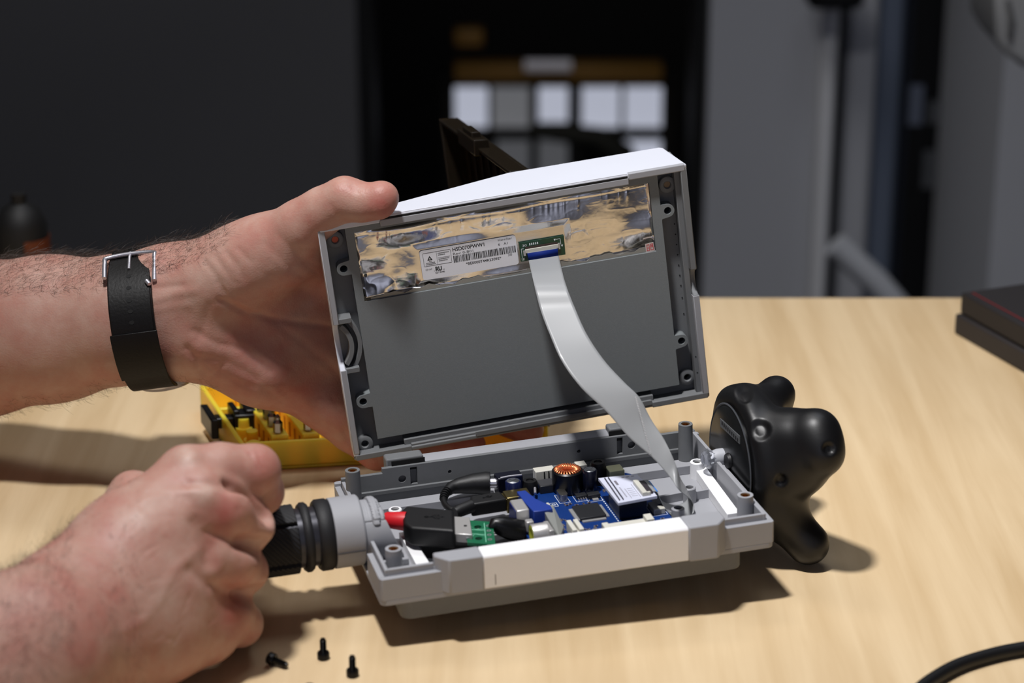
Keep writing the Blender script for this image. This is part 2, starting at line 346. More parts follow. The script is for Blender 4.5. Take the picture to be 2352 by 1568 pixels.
# dark two-tier case on the far right corner of the desk
def case_pts():
    C = on(2190, 765); D = on(2370, 868); e = (D - C); e[2] = 0; e /= np.linalg.norm(e); n = np.array([-e[1], e[0], 0]);
    if n[1] < 0: n = -n
    return C, e, n
C, e_, n_ = case_pts()
Rb = np.array([e_, n_, [0, 0, 1]]).T
if np.linalg.det(Rb) < 0: Rb[:, 1] *= -1
FB = frame(C, Rb)
cs = thing('dark_case', 'dark brown two-tier case with a thin red line on the right rear of the desk', 'case', FB)
CASEM = M('dark_brown_case', (44, 40, 40), 0.6, vary=.1)
MB().box(0, 170, 0, 150, 0, 13).build('lower_tier', CASEM, cs, bevel=1.5)
MB().box(2, 170, 2, 150, 13.4, 27).build('upper_tier', M('darker_case', (34, 31, 32), .6), cs, bevel=1.5)
MB().box(6, 168, 7, 7.8, 27, 27.3).build('red_line', M('red_line_paint', (120, 20, 24), .6), cs)

# black cable bottom right
cp = [on(2060, 1640, TABLE + 3.2), on(2110, 1585, TABLE + 3.2), on(2150, 1555, TABLE + 3.2), on(2200, 1528, TABLE + 3.2), on(2260, 1508, TABLE + 3.2), on(2330, 1492, TABLE + 3.2), on(2420, 1480, TABLE + 3.2), on(2560, 1470, TABLE + 3.2)]
def smooth_path(P, k=8):
    P = [np.array(p, float) for p in P]; Q = [2 * P[0] - P[1]] + P + [2 * P[-1] - P[-2]]; out = []
    for i in range(1, len(Q) - 2):
        for j in range(k):
            t = j / k; a, b, c, d = Q[i - 1:i + 3]
            out.append(.5 * ((2 * b) + (-a + c) * t + (2 * a - 5 * b + 4 * c - d) * t * t + (-a + 3 * b - 3 * c + d) * t ** 3))
    return out + [P[-1]]
tag(MB().tube(smooth_path(cp), 3.1, 16).build('power_cable', BLACKM, None, matrix=F_W, smooth=60), 'thick black cable curving off the bottom right corner of the desk', 'cable')

# ------------------------------------------------------------------ enclosure base (local frame: x along the front, y back, z up; z = 0 at the lip)
eb = thing('control_housing', 'open grey plastic enclosure tray with a black side grip and a white front bar', 'enclosure', F_T)
W_, D_ = 178.0, 100.0
# outer shell: floor and stepped wall, with an opening for the grip at the left
sh = MB()
sh.prism(rrect(-3, 181, -3, 103.5, 3), -16, -13.6)
sh.box(-3, -0.2, -1, 25, -13.6, -3).box(-3, -0.2, 64, 101, -13.6, -3)
sh.box(178.2, 181, -1, 101.5, -13.6, -3)
sh.prism([(-3, 0), (-3, -1), (-2, -3), (180, -3), (181, -2), (181, 0)], -13.6, -3)
sh.prism([(-3, 100.5), (-3, 102.5), (-2, 103.5), (180, 103.5), (181, 102.5), (181, 100.5)], -13.6, -1.5)
sh.build('outer_shell', GREY, eb, bevel=.35)
ln = MB().box(0, 1.7, 0, 40, -13.6, 0).box(0, 1.7, 66, 100, -13.6, 0.2).box(176.3, 178, 0, 62, -13.6, 0).box(176.3, 178, 73, 100, -13.6, 1)
ln.box(1.7, 22, 0, 1.7, -13.6, 0).box(158, 176.3, 0, 1.7, -13.6, 0).box(22, 158, 0, 1.7, -13.6, -2)
ln.build('inner_lip', GREY, eb, bevel=.25)
# back wall with slots and holes (inside face)
bwall = MB()
for pl, hl in (([(-13.6, 0.0), (1.5, 0.0), (1.5, 20), (4.0, 20), (4.0, 33.5), (-13.6, 33.5)], [circle(-2.6, 29.5, 1.9, 16)]),
               ([(-13.6, 33.5), (-6, 33.5), (-6, 37), (-13.6, 37)], []), ([(2.8, 33.5), (4, 33.5), (4, 37), (2.8, 37)], []),
               ([(-13.6, 37), (4, 37), (4, 85), (-13.6, 85)], [circle(-2.2, 53, .9, 12)]), ([(-13.6, 85), (4, 85), (4, 137.5), (-13.6, 137.5)], [circle(-1.0, 118, .9, 12)]),
               ([(-13.6, 137.5), (-5.5, 137.5), (-5.5, 140.5), (-13.6, 140.5)], []), ([(3.2, 137.5), (4, 137.5), (4, 140.5), (3.2, 140.5)], []),
               ([(-13.6, 140.5), (4, 140.5), (4, 150), (1.5, 150), (1.5, 178), (-13.6, 178)], [circle(-1.6, 145.0, 1.9, 16)])):
    bwall.prism(pl, 98.0, 100.3, holes=hl, axis='y')
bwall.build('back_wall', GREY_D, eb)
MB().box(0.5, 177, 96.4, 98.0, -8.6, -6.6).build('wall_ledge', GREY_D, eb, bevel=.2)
MB().box(20, 150, 100.4, 101, -12, 2.5).build('slot_shade_sheet', HOLE, eb)  # thin dark sheet painting the shade behind the slots and holes
# rear bar: two blocks with a grey strip between
for x0, x1 in ((22.5, 41), (134.5, 152)):
    o = MB()
    c = 4.0
    a = [(x0, 100.3), (x1, 100.3), (x1, 108), (x1 - 2 if x1 > 100 else x1, 110), (x0 + 2 if x0 < 100 else x0, 110), (x0, 108)]
    o.prism([(x0, 100.3), (x1, 100.3), (x1, 107.5), (x0, 107.5)], -13, 7.4).build('rear_bar_block', GREY_D, eb, bevel=.8)
    MB().box(x0 + (2.5 if x0 < 100 else -0.4), x1 + (.4 if x0 < 100 else -2.5), 99.6, 100.25, 1, 6.4).build('block_slot', HOLE, eb)
rb = MB().prism([(100.4, -12), (107, -12), (107, 5.2), (103, 5.2), (100.4, 3.9)], 41, 134.5, axis='x')
rb.build('rear_bar', GREY, eb, bevel=.4)
# front bar
def fy(x): return -6.7 - 2.6 * (x - 43) / 94.6
def chamfer_block(mb, x0, x1, left):
    c = 5.2
    if left: pl = [(x0, 3.4), (x0, fy(x0) + 6.2), (x0 + c, fy(x0) - .5), (x1, fy(x1) - .5), (x1, 3.4)]
    else: pl = [(x0, 3.4), (x0, fy(x0) - .5), (x1 - c, fy(x1) - .5), (x1, fy(x1) + 5), (x1, 3.4)]
    return mb.prism(pl, -13.4, 3.5)
chamfer_block(MB(), 22.4, 43.0, True).build('front_bar_block', GREY, eb, bevel=.7)
chamfer_block(MB(), 137.6, 156.5, False).build('front_bar_block', GREY, eb, bevel=.7)
fb = MB()
fb.add([(x, y, z) for x in (43.0, 137.6) for y, z in ((3.2, -13), (3.2, 3.3), (fy(x) + 1.0, 3.3), (fy(x), 2.3), (fy(x), -13))], [(0, 1, 2, 3, 4), (9, 8, 7, 6, 5)] + [(i, 5 + i, 5 + (i + 1) % 5, (i + 1) % 5) for i in range(5)])
fb.build('front_bar', WHITE, eb, bevel=.4, label='white middle section of the front bar')
MB().box(48, 48.35, fy(48) - .1, fy(48) + .1, -11.5, -6.5).build('print_mark', M('grey_mark', (110, 108, 104), .6), eb)
# lower slab under the tray
ft = MB().prism(rrect(7, 167.5, 1.8, 96, 5), -26.8, -18.2)
ft.build('under_slab', GREY_D, eb, bevel=1.2)
MB().prism(rrect(10, 164, 4, 92, 5), -18.2, -16).build('slab_neck', GREY_D, eb)
# corner posts with brass inserts
for i, (x, y, zt, r) in enumerate(((5.9, 12.3, 4, 3.7), (3.9, 88.4, 10, 3.5), (169.9, 88.8, 10, 3.5), (173.0, 13.8, 4.2, 3.7))):
    if i == 0: x, y = 6.8, 12.3
    zt_ = zt; n = 32
    p = MB().lathe((x, y), [(r * 1.06, -13.6), (r, zt_), (r * .62, zt_), (r * .62, zt_ - 2.5), (0, zt_ - 2.5)], n).build('post', GREY if i in (0, 3) else GREY_D, eb, smooth=40)
    MB().lathe((x, y), [(r * .6, zt_ - .35), (r * .36, zt_ - .35), (r * .34, zt_ - 2.2), (0, zt_ - 2.2)], 24).build('brass_insert', BRASS, p, smooth=40)
# light frame for the board: strips and bosses
MB().box(1.9, 176, 81, 89.5, -13.6, -9).build('rear_rail', GREY, eb, bevel=.3)
MB().prism([(18, 55), (22.8, 55), (24.3, 21), (24.3, 2), (18.4, 2)], -13.6, -9.5).build('white_rail', WHITE, eb, bevel=.2, label='white strip in the floor left of the front bar block')
MB().prism([(170.6, 84), (176.2, 84), (173.4, 22), (167.2, 22)], -13.6, -8.5).build('white_rail', WHITE, eb, bevel=.2, label='white strip along the right wall')
MB().box(2, 18, 2, 22, -13.6, -10.2).build('corner_pad', GREY, eb, bevel=.2)
for x, y, zt, m, r in ((20.4, 73.4, -6, WHITE, 3.2), (171.4, 76.4, -5, WHITE, 3.4), (158.8, 51.2, -6, GREY, 3.1), (146.2, 31.2, -6, GREY, 3.1)):
    p = MB().lathe((x, y), [(r, -13.6), (r, zt - .4), (r - .4, zt), (r * .62, zt), (r * .6, zt - 4), (0, zt - 4)], 28).build('boss', m, eb, smooth=40)
    MB().cyl((x, y), r * .6, zt - 2, zt - 1.2, 20).build('boss_hole', HOLE, p)
tr = MB()
for a, b in (((136, 52), (157, 54)), ((146, 31), (137, 51)), ((157, 52), (170, 53)), ((147, 28), (149, 18))):
    L = math.hypot(b[0] - a[0], b[1] - a[1]); ang = math.atan2(b[1] - a[1], b[0] - a[0]); c = ((a[0] + b[0]) / 2, (a[1] + b[1]) / 2)
    tr.box(c[0] - L / 2, c[0] + L / 2, c[1] - .7, c[1] + .7, -13.6, -9.2, rot=ang)
tr.build('floor_rib', GREY, eb, bevel=.2)
# slotted vent strip in the floor
vt = MB()
for k in range(7): vt.box(30, 74, 12 + k * 2.2, 13.1 + k * 2.2, -13.6, -12.7)
for k in range(6): vt.box(55, 78, 44 + k * 2.2, 45.1 + k * 2.2, -13.6, -12.7)
vt.build('floor_grooves', M('pale_groove_plastic', (150, 148, 150), .4), eb, kind='stuff')
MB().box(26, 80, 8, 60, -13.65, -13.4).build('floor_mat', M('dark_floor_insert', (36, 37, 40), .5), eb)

# clamp that holds the grip: collar outside, threaded tube and bracket inside
GY, GZ = 44.5, 0.0
cl = MB().lathe((GY, GZ), [(14.5, -15.5), (16.2, -15.5), (16.2, -2.5), (15.2, -1.6), (10, -1.6), (10, -15.5)], 64, 'x').build('grip_collar', GREY, eb, smooth=40, bevel=.3)
MB().box(-15.4, -2.6, GY - 16.35, GY - 15.8, -3.3, -2.9).build('collar_seam', M('seam_shadow_groove', (70, 68, 66), .8), cl)
tm = MB(); NT, NX = 120, 60; vs = []
for i in range(NT + 1):
    th = rad(-75 + 330 * i / NT); top = max(0, math.sin(th)) ** 3
    zc = 12.6 * math.sin(th); xe = 6.5 + (12.6 - zc) * .42 * (1 if math.cos(th) < 0 else .35)
    for j in range(NX + 1):
        x = -1.6 + (xe + 1.6) * j / NX; ph = (x % 1.1) / 1.1
        rr_ = 12.6 + (.55 * (1 if ph < .5 else 0) * (1 if top > .35 and x < 9.5 else 0)) + (1.2 if 3.2 < x < 4.8 and top > .2 else 0)
        vs.append((x, GY + rr_ * math.cos(th), -1.4 + rr_ * math.sin(th)))
tm.add(vs, [(i * (NX + 1) + j, i * (NX + 1) + j + 1, (i + 1) * (NX + 1) + j + 1, (i + 1) * (NX + 1) + j) for i in range(NT) for j in range(NX)])
to_ = tm.build('threaded_tube', GREY, eb, smooth=30); sd_ = to_.modifiers.new('thickness', 'SOLIDIFY'); sd_.thickness = .0014; sd_.offset = -1
MB().box(3.8, 15.6, 22.4, 24.6, -13.6, -7.2).build('floor_ledge', GREY, eb, bevel=.3)
MB().box(4.4, 13.8, 61, 74.5, -13.6, -3.4).build('clamp_block', GREY, eb, bevel=.4)

# black grip: bare metal-dark core, rings and knurled pads
gp = MB()
prof = [(0, -16), (14.0, -16), (14.0, -110), (0, -110)]
grip = MB().lathe((GY, GZ), [(0, -15.4), (13.6, -15.4), (13.6, -128), (12, -131), (0, -131)], 64, 'x').build('grip', M('dark_grip_tube', (58, 58, 64), .3, .5), eb, smooth=40)
for x0, x1, r in ((-22.5, -15.6, 16.4), (-29.3, -25.2, 16.0)):
    MB().lathe((GY, GZ), [(13.5, x0), (r - 1, x0), (r, x0 + 1.2), (r, x1 - 1.2), (r - 1, x1), (13.5, x1)], 64, 'x').build('rubber_ring', RUBBER, grip, smooth=50)
def knurl(a0, a1, x0, x1, r):
    mb = MB(); nx = int((x1 - x0) / .55); na = max(2, int((a1 - a0) / 2.2)); vs = []
    for i in range(nx + 1):
        for j in range(na + 1):
            edge = i in (0, nx) or j in (0, na)
            rr = r + (.0 if edge else (.45 if (i + j) % 2 == 0 and (i - j) % 4 == 0 else -.1)) - (1.6 if edge else 0)
            xx = x0 + (x1 - x0) * i / nx; a = rad(a0 + (a1 - a0) * j / na); vs.append((xx, GY + rr * math.cos(a), GZ + rr * math.sin(a)))
    fs = [(i * (na + 1) + j, i * (na + 1) + j + 1, (i + 1) * (na + 1) + j + 1, (i + 1) * (na + 1) + j) for i in range(nx) for j in range(na)]
    return mb.add(vs, fs)
for k, (a0, a1) in enumerate(((68, 128), (134, 202), (208, 268), (274, 332), (338, 422))):
    knurl(a0, a1, -64, -31.5, 15.6).build('knurled_pad', RUBBER, grip, smooth=25)
    knurl(a0, a1, -124, -68, 15.6).build('knurled_pad', RUBBER, grip, smooth=25)

# clear acrylic nub on the right wall
nb = thing('clear_plug', 'clear faceted plastic plug seated in the right wall of the tray', 'plug', F_T)
MB().lathe((68.0, -0.6), [(0, 170.2), (3.4, 171.4), (5.2, 174), (3.8, 176.4), (3.8, 179)], 9, 'x').build('crystal', GLASS, nb, smooth=0)
MB().lathe((68.0, -0.6), [(3.6, 176.2), (4.2, 179), (4.2, 184), (2.8, 185), (0, 185)], 24, 'x').build('collar', M('frosted_grey_plastic', (176, 178, 184), .4), nb, smooth=40)

# ------------------------------------------------------------------ main board
mbd = thing('driver_board', 'blue display driver circuit board lying in the open tray', 'circuit board', F_T)
BZ = -8.0
MB().prism([(72.5, 16), (141.5, 16), (141.5, 42), (138.5, 42), (138.5, 79), (128, 88), (78, 88), (78, 58), (72.5, 50)], BZ - 1.6, BZ).build('board', PCB_B, mbd)
MB().cyl((75.6, 19), 1.5, BZ, BZ + .05, 14).build('mount_hole_disc', HOLE, mbd)  # flat dark discs painted as the shade of open holes
MB().cyl((133, 80), 1.3, BZ, BZ + .05, 14).build('mount_hole_disc', HOLE, mbd)
# toroid: ferrite sleeve, copper windings
tx, ty = 104.3, 71.0
tor = MB().lathe((tx, ty), [(6.7, BZ), (7.4, BZ + 1), (7.4, 2.4), (6.6, 3.1), (6.2, 2.6), (6.0, BZ + 1)], 48).build('choke_coil', BLACK, mbd, smooth=45)
wd = MB()
for k in range(26):
    a = 2 * math.pi * k / 26; P = []
    for j in range(9):
        b = math.pi * j / 8; rr = 4.6 + 2.0 * math.cos(b); z = 1.9 + 1.7 * math.sin(b)
        P.append((tx + rr * math.cos(a + .10 * math.cos(b)), ty + rr * math.sin(a + .10 * math.cos(b)), z))
    P.append((tx + 2.6 * math.cos(a), ty + 2.6 * math.sin(a), -6))
    wd.tube(P, .38, 6)
wd.build('copper_winding', COPPER, tor, smooth=60, kind='stuff')
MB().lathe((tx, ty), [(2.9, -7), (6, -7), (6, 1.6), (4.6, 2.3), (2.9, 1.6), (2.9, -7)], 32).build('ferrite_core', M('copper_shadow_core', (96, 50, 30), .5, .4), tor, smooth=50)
def cap(x, y, r, zt, body):
    c = MB().lathe((x, y), [(0, BZ), (r, BZ), (r, BZ + .8), (r * .93, BZ + 1.2), (r, BZ + 1.7), (r, zt - .4), (r * .88, zt), (r * .82, zt - .05)], 36).build('capacitor', body, mbd, smooth=50)
    t = MB().lathe((x, y), [(r * .84, zt - .1), (r * .8, zt + .02), (0, zt + .05)], 36)
    t.build('capacitor_top', ALU, c, smooth=40)
    MB().box(x - r * .7, x + r * .7, y - .15, y + .15, zt + .06, zt + .12, rot=.6).box(x - r * .7, x + r * .7, y - .15, y + .15, zt + .06, zt + .12, rot=.6 + math.pi / 2).build('vent_score', M('score_grey', (90, 92, 98), .5, .8), c)
CAPB = M('capacitor_sleeve', (14, 16, 30), .25)
cap(114.0, 66.0, 3.5, 3.6, CAPB); cap(76.8, 68.6, 3.7, 2.2, M('navy_capacitor_sleeve', (20, 28, 66), .25))
MB().box(91.2, 101, 80.5, 86, BZ, -.8).box(112, 117, 80.5, 86, BZ, -.6).build('white_header', IVORY, mbd, bevel=.2)
for xx in (95.2, 97.4): MB().box(xx, xx + .5, 80.3, 80.5, -5, -1.2).build('header_slot', HOLE, mbd)
MB().box(90.6, 98.4, 70.6, 78.6, BZ, -4.0).build('power_inductor', CHIP, mbd, bevel=.25)
MB().box(91, 98, 71, 78.2, -3.98, -3.9).build('inductor_top', M('inductor_cover', (58, 58, 62), .4), mbd)
# crystal can
MB().prism([(x, y) for x, y in [(99 + a * 1.0, 62.4 + b) for a, b in rrect(-2.0, 2.0, -4.0, 4.0, 1.9, 6)]], BZ, -4.4).build('crystal_can', M('crystal_can_metal', (170, 166, 160), .35, 1.0), mbd, bevel=.3)
# big chip with leads
q = MB().box(100.0, 112.6, 35.2, 49.6, BZ + .3, -6.2).build('processor_chip', CHIP, mbd, bevel=.2)
ld = MB()
for k in range(32):
    xx = 100.7 + k * .36
    ld.box(xx, xx + .2, 33.5, 35.2, BZ + .02, BZ + .7); ld.box(xx, xx + .2, 49.6, 51.2, BZ + .02, BZ + .7)
    yy = 36 + k * .41
    ld.box(98.2, 100, yy, yy + .22, BZ + .02, BZ + .7); ld.box(112.6, 114.3, yy, yy + .22, BZ + .02, BZ + .7)
ld.build('chip_leads', M('tinned_leads', (190, 190, 190), .45, .3), q, kind='stuff')
s8 = MB().box(105.2, 110.3, 58.9, 62.6, BZ + .2, -6.2).build('small_chip', CHIP, mbd, bevel=.15)
l8 = MB()
for k in range(4): l8.box(105.7 + k * 1.2, 106.2 + k * 1.2, 57.2, 58.9, BZ, BZ + .8); l8.box(105.7 + k * 1.2, 106.2 + k * 1.2, 62.6, 64, BZ, BZ + .8)
l8.build('chip_leads', STEEL, s8, kind='stuff')
rg = MB().box(110.4, 116.4, 57.0, 60.6, BZ + .2, -5.6).build('regulator', CHIP, mbd, bevel=.15)
MB().box(112.2, 115.0, 55.0, 57.0, BZ, BZ + .6).build('regulator_tab', TIN, rg)
# cream and white connectors
MB().box(124.2, 131.8, 67.4, 75.0, BZ, 0).build('cream_connector', CREAM, mbd, bevel=.3)
MB().box(105.6, 128.8, 14.3, 20.4, BZ, -3.4).box(125.6, 129.2, 14.3, 20.6, BZ, -1.4).box(105.6, 108.5, 14.3, 20.4, BZ, -2.6).build('long_white_header', IVORY, mbd, bevel=.25)
MB().box(91.2, 93.4, 17.5, 28.8, BZ, -2.8).box(94.4, 96.6, 17.5, 28.8, BZ, -2.8).box(91.2, 96.6, 17.5, 22, BZ, -4.6).box(88.0, 91.2, 16.5, 21, BZ, -5.5).build('white_header', IVORY, mbd, bevel=.25)
sc_ = MB().box(134.5, 138.4, 31, 40.6, BZ, -5.6).box(134.6, 140.0, 31, 34.8, BZ, -5.2).build('small_socket', M('pale_socket', (188, 186, 176), .5), mbd, bevel=.2)
# side connectors at the left edge: socket shell, blue video socket, round video jack, lever
MB().box(70.2, 82, 55, 63.5, BZ, 0.0).build('gold_socket_shell', GOLDM, mbd, bevel=.3)
MB().box(67.6, 71.0, 56, 63.5, BZ + 1, -1.0).build('socket_lip', GOLDM, mbd, bevel=.2)
vg = MB().prism([(75.6, 57.5), (79.8, 57.5), (82, 46.5), (86.5, 37.5), (86.3, 33.4), (80.5, 33.2), (77.2, 33.6), (76.0, 46)], BZ, 1.6).build('video_socket', VGAB, mbd, bevel=.4)
MB().prism([(34.6, -8), (50.5, -8), (48.8, 1.9), (36.0, 1.9)], 69.8, 75.9, axis='x').build('socket_shell', TIN, vg, bevel=.7)
MB().prism([(35.8, -7), (49.5, -7), (47.9, 1.0), (37.0, 1.0)], 69.5, 69.9, axis='x').build('socket_face', M('navy_socket_face', (20, 32, 96), .4), vg)
MB().box(72.6, 76.2, 29.4, 33.2, -6.5, -1.4).build('screw_nut', TIN, vg, bevel=.5)
rc = MB().lathe((21.6, -4.0), [(4.6, 72.6), (4.8, 72.9), (4.8, 80.0), (4.5, 80.3), (0, 80.3)], 36, 'x').build('round_video_jack', TIN, mbd, smooth=40)
MB().lathe((21.6, -4.0), [(4.5, 72.7), (3.4, 72.4), (2.6, 72.6), (0, 73.4)], 36, 'x').build('jack_insert', M('yellow_green_plastic', (170, 176, 60), .5), rc, smooth=40)
MB().box(79.6, 82, 15.8, 26.6, BZ, -.5).build('jack_flange', TIN, rc, bevel=.4)
MB().add([(82.4, 39.6, 1), (88, 39, 1), (89.5, 27, -5), (84.5, 16, -5), (82.2, 18, -1), (82.4, 31.5, .4), (82.6, 39.6, -7.8), (88, 39, -7.8), (89.5, 27, -7.8), (84.5, 16, -7.8), (82.2, 18, -7.8)],
         [(0, 5, 4, 3, 2, 1), (0, 1, 7, 6), (1, 2, 8, 7), (2, 3, 9, 8), (3, 4, 10, 9), (4, 5, 0, 6, 10), (6, 7, 8, 9, 10)]).build('socket_bracket', M('frosted_bracket_plastic', (150, 152, 148), .4, trans=.2), mbd, smooth=0, bevel=.2)
MB().box(88.6, 90, 42, 54, BZ, -4.6).build('white_lever', IVORY, mbd, bevel=.4)
# barrel jack and rounds
dj = MB().box(70.4, 83, 73.0, 80.5, BZ, 2.0).build('power_jack', M('navy_black_plastic', (12, 13, 28), .25), mbd, bevel=.6)
MB().tube([(72, 73.5, 2.0), (76, 73.7, 2.2), (82.4, 73.6, 2.1)], .55, 8).build('jack_pin', STEEL, dj, smooth=60)
for x, y, r, zt in ((86.5, 74.2, 3.2, -1.5), (120.5, 74.0, 3.3, 3.2)):
    MB().lathe((x, y), [(r * 1.2, BZ), (r * 1.2, zt - 2), (r, zt), (r * .6, zt), (r * .55, zt - .7), (0, zt - .7)], 28).build('round_buzzer', BLACKM, mbd, smooth=45)
MB().tube([(86.8, 66, -5), (87.8, 70, -4)], .7, 10).build('metal_lead', STEEL, mbd, smooth=60)
# small surface-mount parts and silkscreen
sm = MB(); pads = MB(); sk = MB()
def free(x, y):
    for a, b, c, d in ((97, 116, 32, 52), (96, 102, 57, 68), (104.5, 117, 54, 65), (96, 112, 63, 79), (109.5, 118, 60, 71), (123, 133, 66, 76), (89, 99, 69, 80), (68, 90, 13, 90), (133, 141, 30, 42), (104.5, 130, 13, 22)):
        if a < x < b and c < y < d: return False
    return 73 < x < 140 and 17 < y < 86
n = 0
for gx_, gy_, w, h, num in ((92.5, 33, 4, 16, 13), (104, 25.5, 14, 6, 26), (107, 53.5, 8, 2, 5), (119, 64, 4, 6, 4), (99, 55, 4, 2, 3), (138, 22, 3, 8, 3)):
    for _ in range(num):
        x = gx_ + (random.random() - .5) * w; y = gy_ + (random.random() - .5) * h
        if not free(x, y): continue
        r = random.choice((0, math.pi / 2)); a, b = .65, .36
        sm.box(x - a, x + a, y - b, y + b, BZ, BZ + .5, rot=r)
        for d in (-.75, .75):
            cx = x + d * math.cos(r); cy = y + d * math.sin(r); pads.box(cx - .25, cx + .25, cy - .42, cy + .42, BZ, BZ + .53, rot=r)
        n += 1
sm.build('small_parts', M('brown_ceramic', (70, 54, 46), .5), mbd, kind='stuff')
pads.build('solder_pads', STEEL, mbd, kind='stuff')
def ring(mb, x0, x1, y0, y1, t, z):
    mb.box(x0, x1, y0, y0 + t, z, z + .03).box(x0, x1, y1 - t, y1, z, z + .03).box(x0, x0 + t, y0, y1, z, z + .03).box(x1 - t, x1, y0, y1, z, z + .03)
ring(sk, 91.5, 95.2, 55, 59.4, .28, BZ); ring(sk, 92.6, 94.2, 56.4, 58.3, .3, BZ)
ring(sk, 96.4, 101.8, 57.6, 67.4, .22, BZ); ring(sk, 104.4, 110.9, 56.6, 64.6, .2, BZ); ring(sk, 109.7, 117, 54.4, 61.4, .2, BZ)
for k in range(14): sk.box(116.6, 117.1, 26 + k * 2.2, 27.2 + k * 2.2, BZ, BZ + .03)
ring(sk, 133.6, 141, 30, 42, .2, BZ)
for (x, y) in ((117.8, 46), (117.8, 44), (118.8, 40)): sk.box(x, x + 1.4, y, y + .9, BZ, BZ + .03)
sk.build('silkscreen', SILK, mbd, kind='stuff')
# raised white adapter board on black header
ad = MB().add([], [])
ad.prism([(115.6, 57.6), (134.4, 56.2), (135.6, 29.6), (116.2, 28.0)], 1.0, 2.4)
adb = ad.build('adapter_board', PCB_W, mbd, bevel=.08)
MB().box(117.6, 131, 31, 48, BZ, 1.0).build('header_block', BLACK, adb, bevel=.2)
hd = MB()
for k in range(20):
    for xx in (117.6, 119.4):
        hd.cyl((xx + k * .03, 30.6 + k * 1.3), .32, 2.4, 3.1, 8)
hd.build('header_pins', M('grey_solder', (92, 90, 98), .35, .8), adb, kind='stuff')
fc = MB().box(129.0, 131.4, 31.0, 46.0, 2.4, 4.4).box(131.4, 133.0, 31.0, 32.4, 2.4, 4.2).build('cable_socket', IVORY, adb, bevel=.2)
MB().box(131.4, 134.6, 32.4, 46.4, 2.4, 3.3).build('socket_latch', M('dark_latch', (48, 42, 48), .5), adb, bevel=.15)
bs = MB()
for k in range(5): bs.box(124.6, 127.4, 33 + k * 2.1, 33.25 + k * 2.1, 2.41, 2.45)
bs.box(128.0, 128.2, 31, 46, 2.41, 2.45).box(123.6, 123.8, 31, 42, 2.41, 2.45)
for k in range(3): bs.box(126 + k * 2.4, 127.4 + k * 2.4, 54, 54.6, 2.41, 2.45)
for k in range(9): bs.box(121.6, 122.2, 33 + k * 1.3, 33.7 + k * 1.3, 2.41, 2.45)
bs.box(121.4, 122.6, 47, 52, 2.41, 2.45)
bs.build('adapter_print', M('grey_print', (120, 116, 126), .5), adb, kind='stuff')
MB().box(134.6, 137.4, 33.8, 46.4, 2.3, 2.6).build('cable_stiffener', M('light_blue_film', (48, 120, 200), .4), adb)

# ------------------------------------------------------------------ plugs and cables inside the tray
def usb_icon(mb, cx, cy, z, s, a):
    ca, sa = math.cos(a), math.sin(a)
    def R(p): return (cx + s * (p[0] * ca - p[1] * sa), cy + s * (p[0] * sa + p[1] * ca))
    def poly(P): mb.prism([R(p) for p in P], z, z + .12)
    poly(circle(-3.6, 0, .95, 14)); poly([(-3, -.2), (3.2, -.2), (3.2, .2), (-3, .2)]); poly([(3.1, -.8), (4.6, 0), (3.1, .8)])
    poly([(-1.9, .1), (-1.5, .1), (-.3, 1.5), (1.0, 1.5), (1.0, 1.85), (-.5, 1.85)]); poly(circle(1.5, 1.68, .55, 12))
    poly([(-.9, -.1), (-.5, -.1), (.6, -1.4), (1.6, -1.4), (1.6, -1.8), (.4, -1.8)]); poly(rect(1.6, 2.6, -2.1, -1.1))
    return mb
up = thing('usb_plug', 'large black plug with trident mark, red cable sleeve and metal tip', 'plug', F_T)
MB().add([(19.5, 54.4, 2), (23, 58.6, 2), (42.6, 46.2, 2.4), (37.6, 24.2, 2.4), (19.5, 34.6, 2), (17.6, 40, 2),
          (19.5, 54.4, -7.5), (23, 58.6, -7.5), (42.6, 46.2, -7.5), (37.6, 24.2, -7.5), (19.5, 34.6, -7.5), (17.6, 40, -7.5)],
         [(5, 4, 3, 2, 1, 0), (6, 7, 8, 9, 10, 11), (0, 1, 7, 6), (1, 2, 8, 7), (2, 3, 9, 8), (3, 4, 10, 9), (4, 5, 11, 10), (5, 0, 6, 11)]).build('plug_body', BLACKM, up, smooth=50, bevel=1.5, seg=4)
bpy.context.view_layer.update()
usb_icon(MB(), 32.3, 41.5, 2.2, 1.05, rad(-22)).build('trident_mark', M('gloss_black_mark', (9, 9, 10), .25), up)
MB().tube([(11.0, 53.5, -1.5), (12.2, 52.8, -1.2), (19, 49.5, -1.4), (20.5, 48.8, -1.4)], [2.9, 3.7, 4.4, 4.4], 20).build('cable_sleeve', RED, up, smooth=60, label='red cable sleeve')
MB().tube([(2, 54, -2), (7, 53.6, -2), (12, 52.6, -1.5)], 1.8, 12).build('cable', BLACKM, up, smooth=60)
MB().prism([(42.0, 45.8), (49.0, 42.4), (45.6, 24.0), (38.4, 27.6)], -5.2, -0.8).build('metal_tip', TIN, up, bevel=.35)
MB().box(44.2, 45.6, 33.2, 34.8, -.85, -.72, rot=-.2).build('tip_notch', HOLE, up)

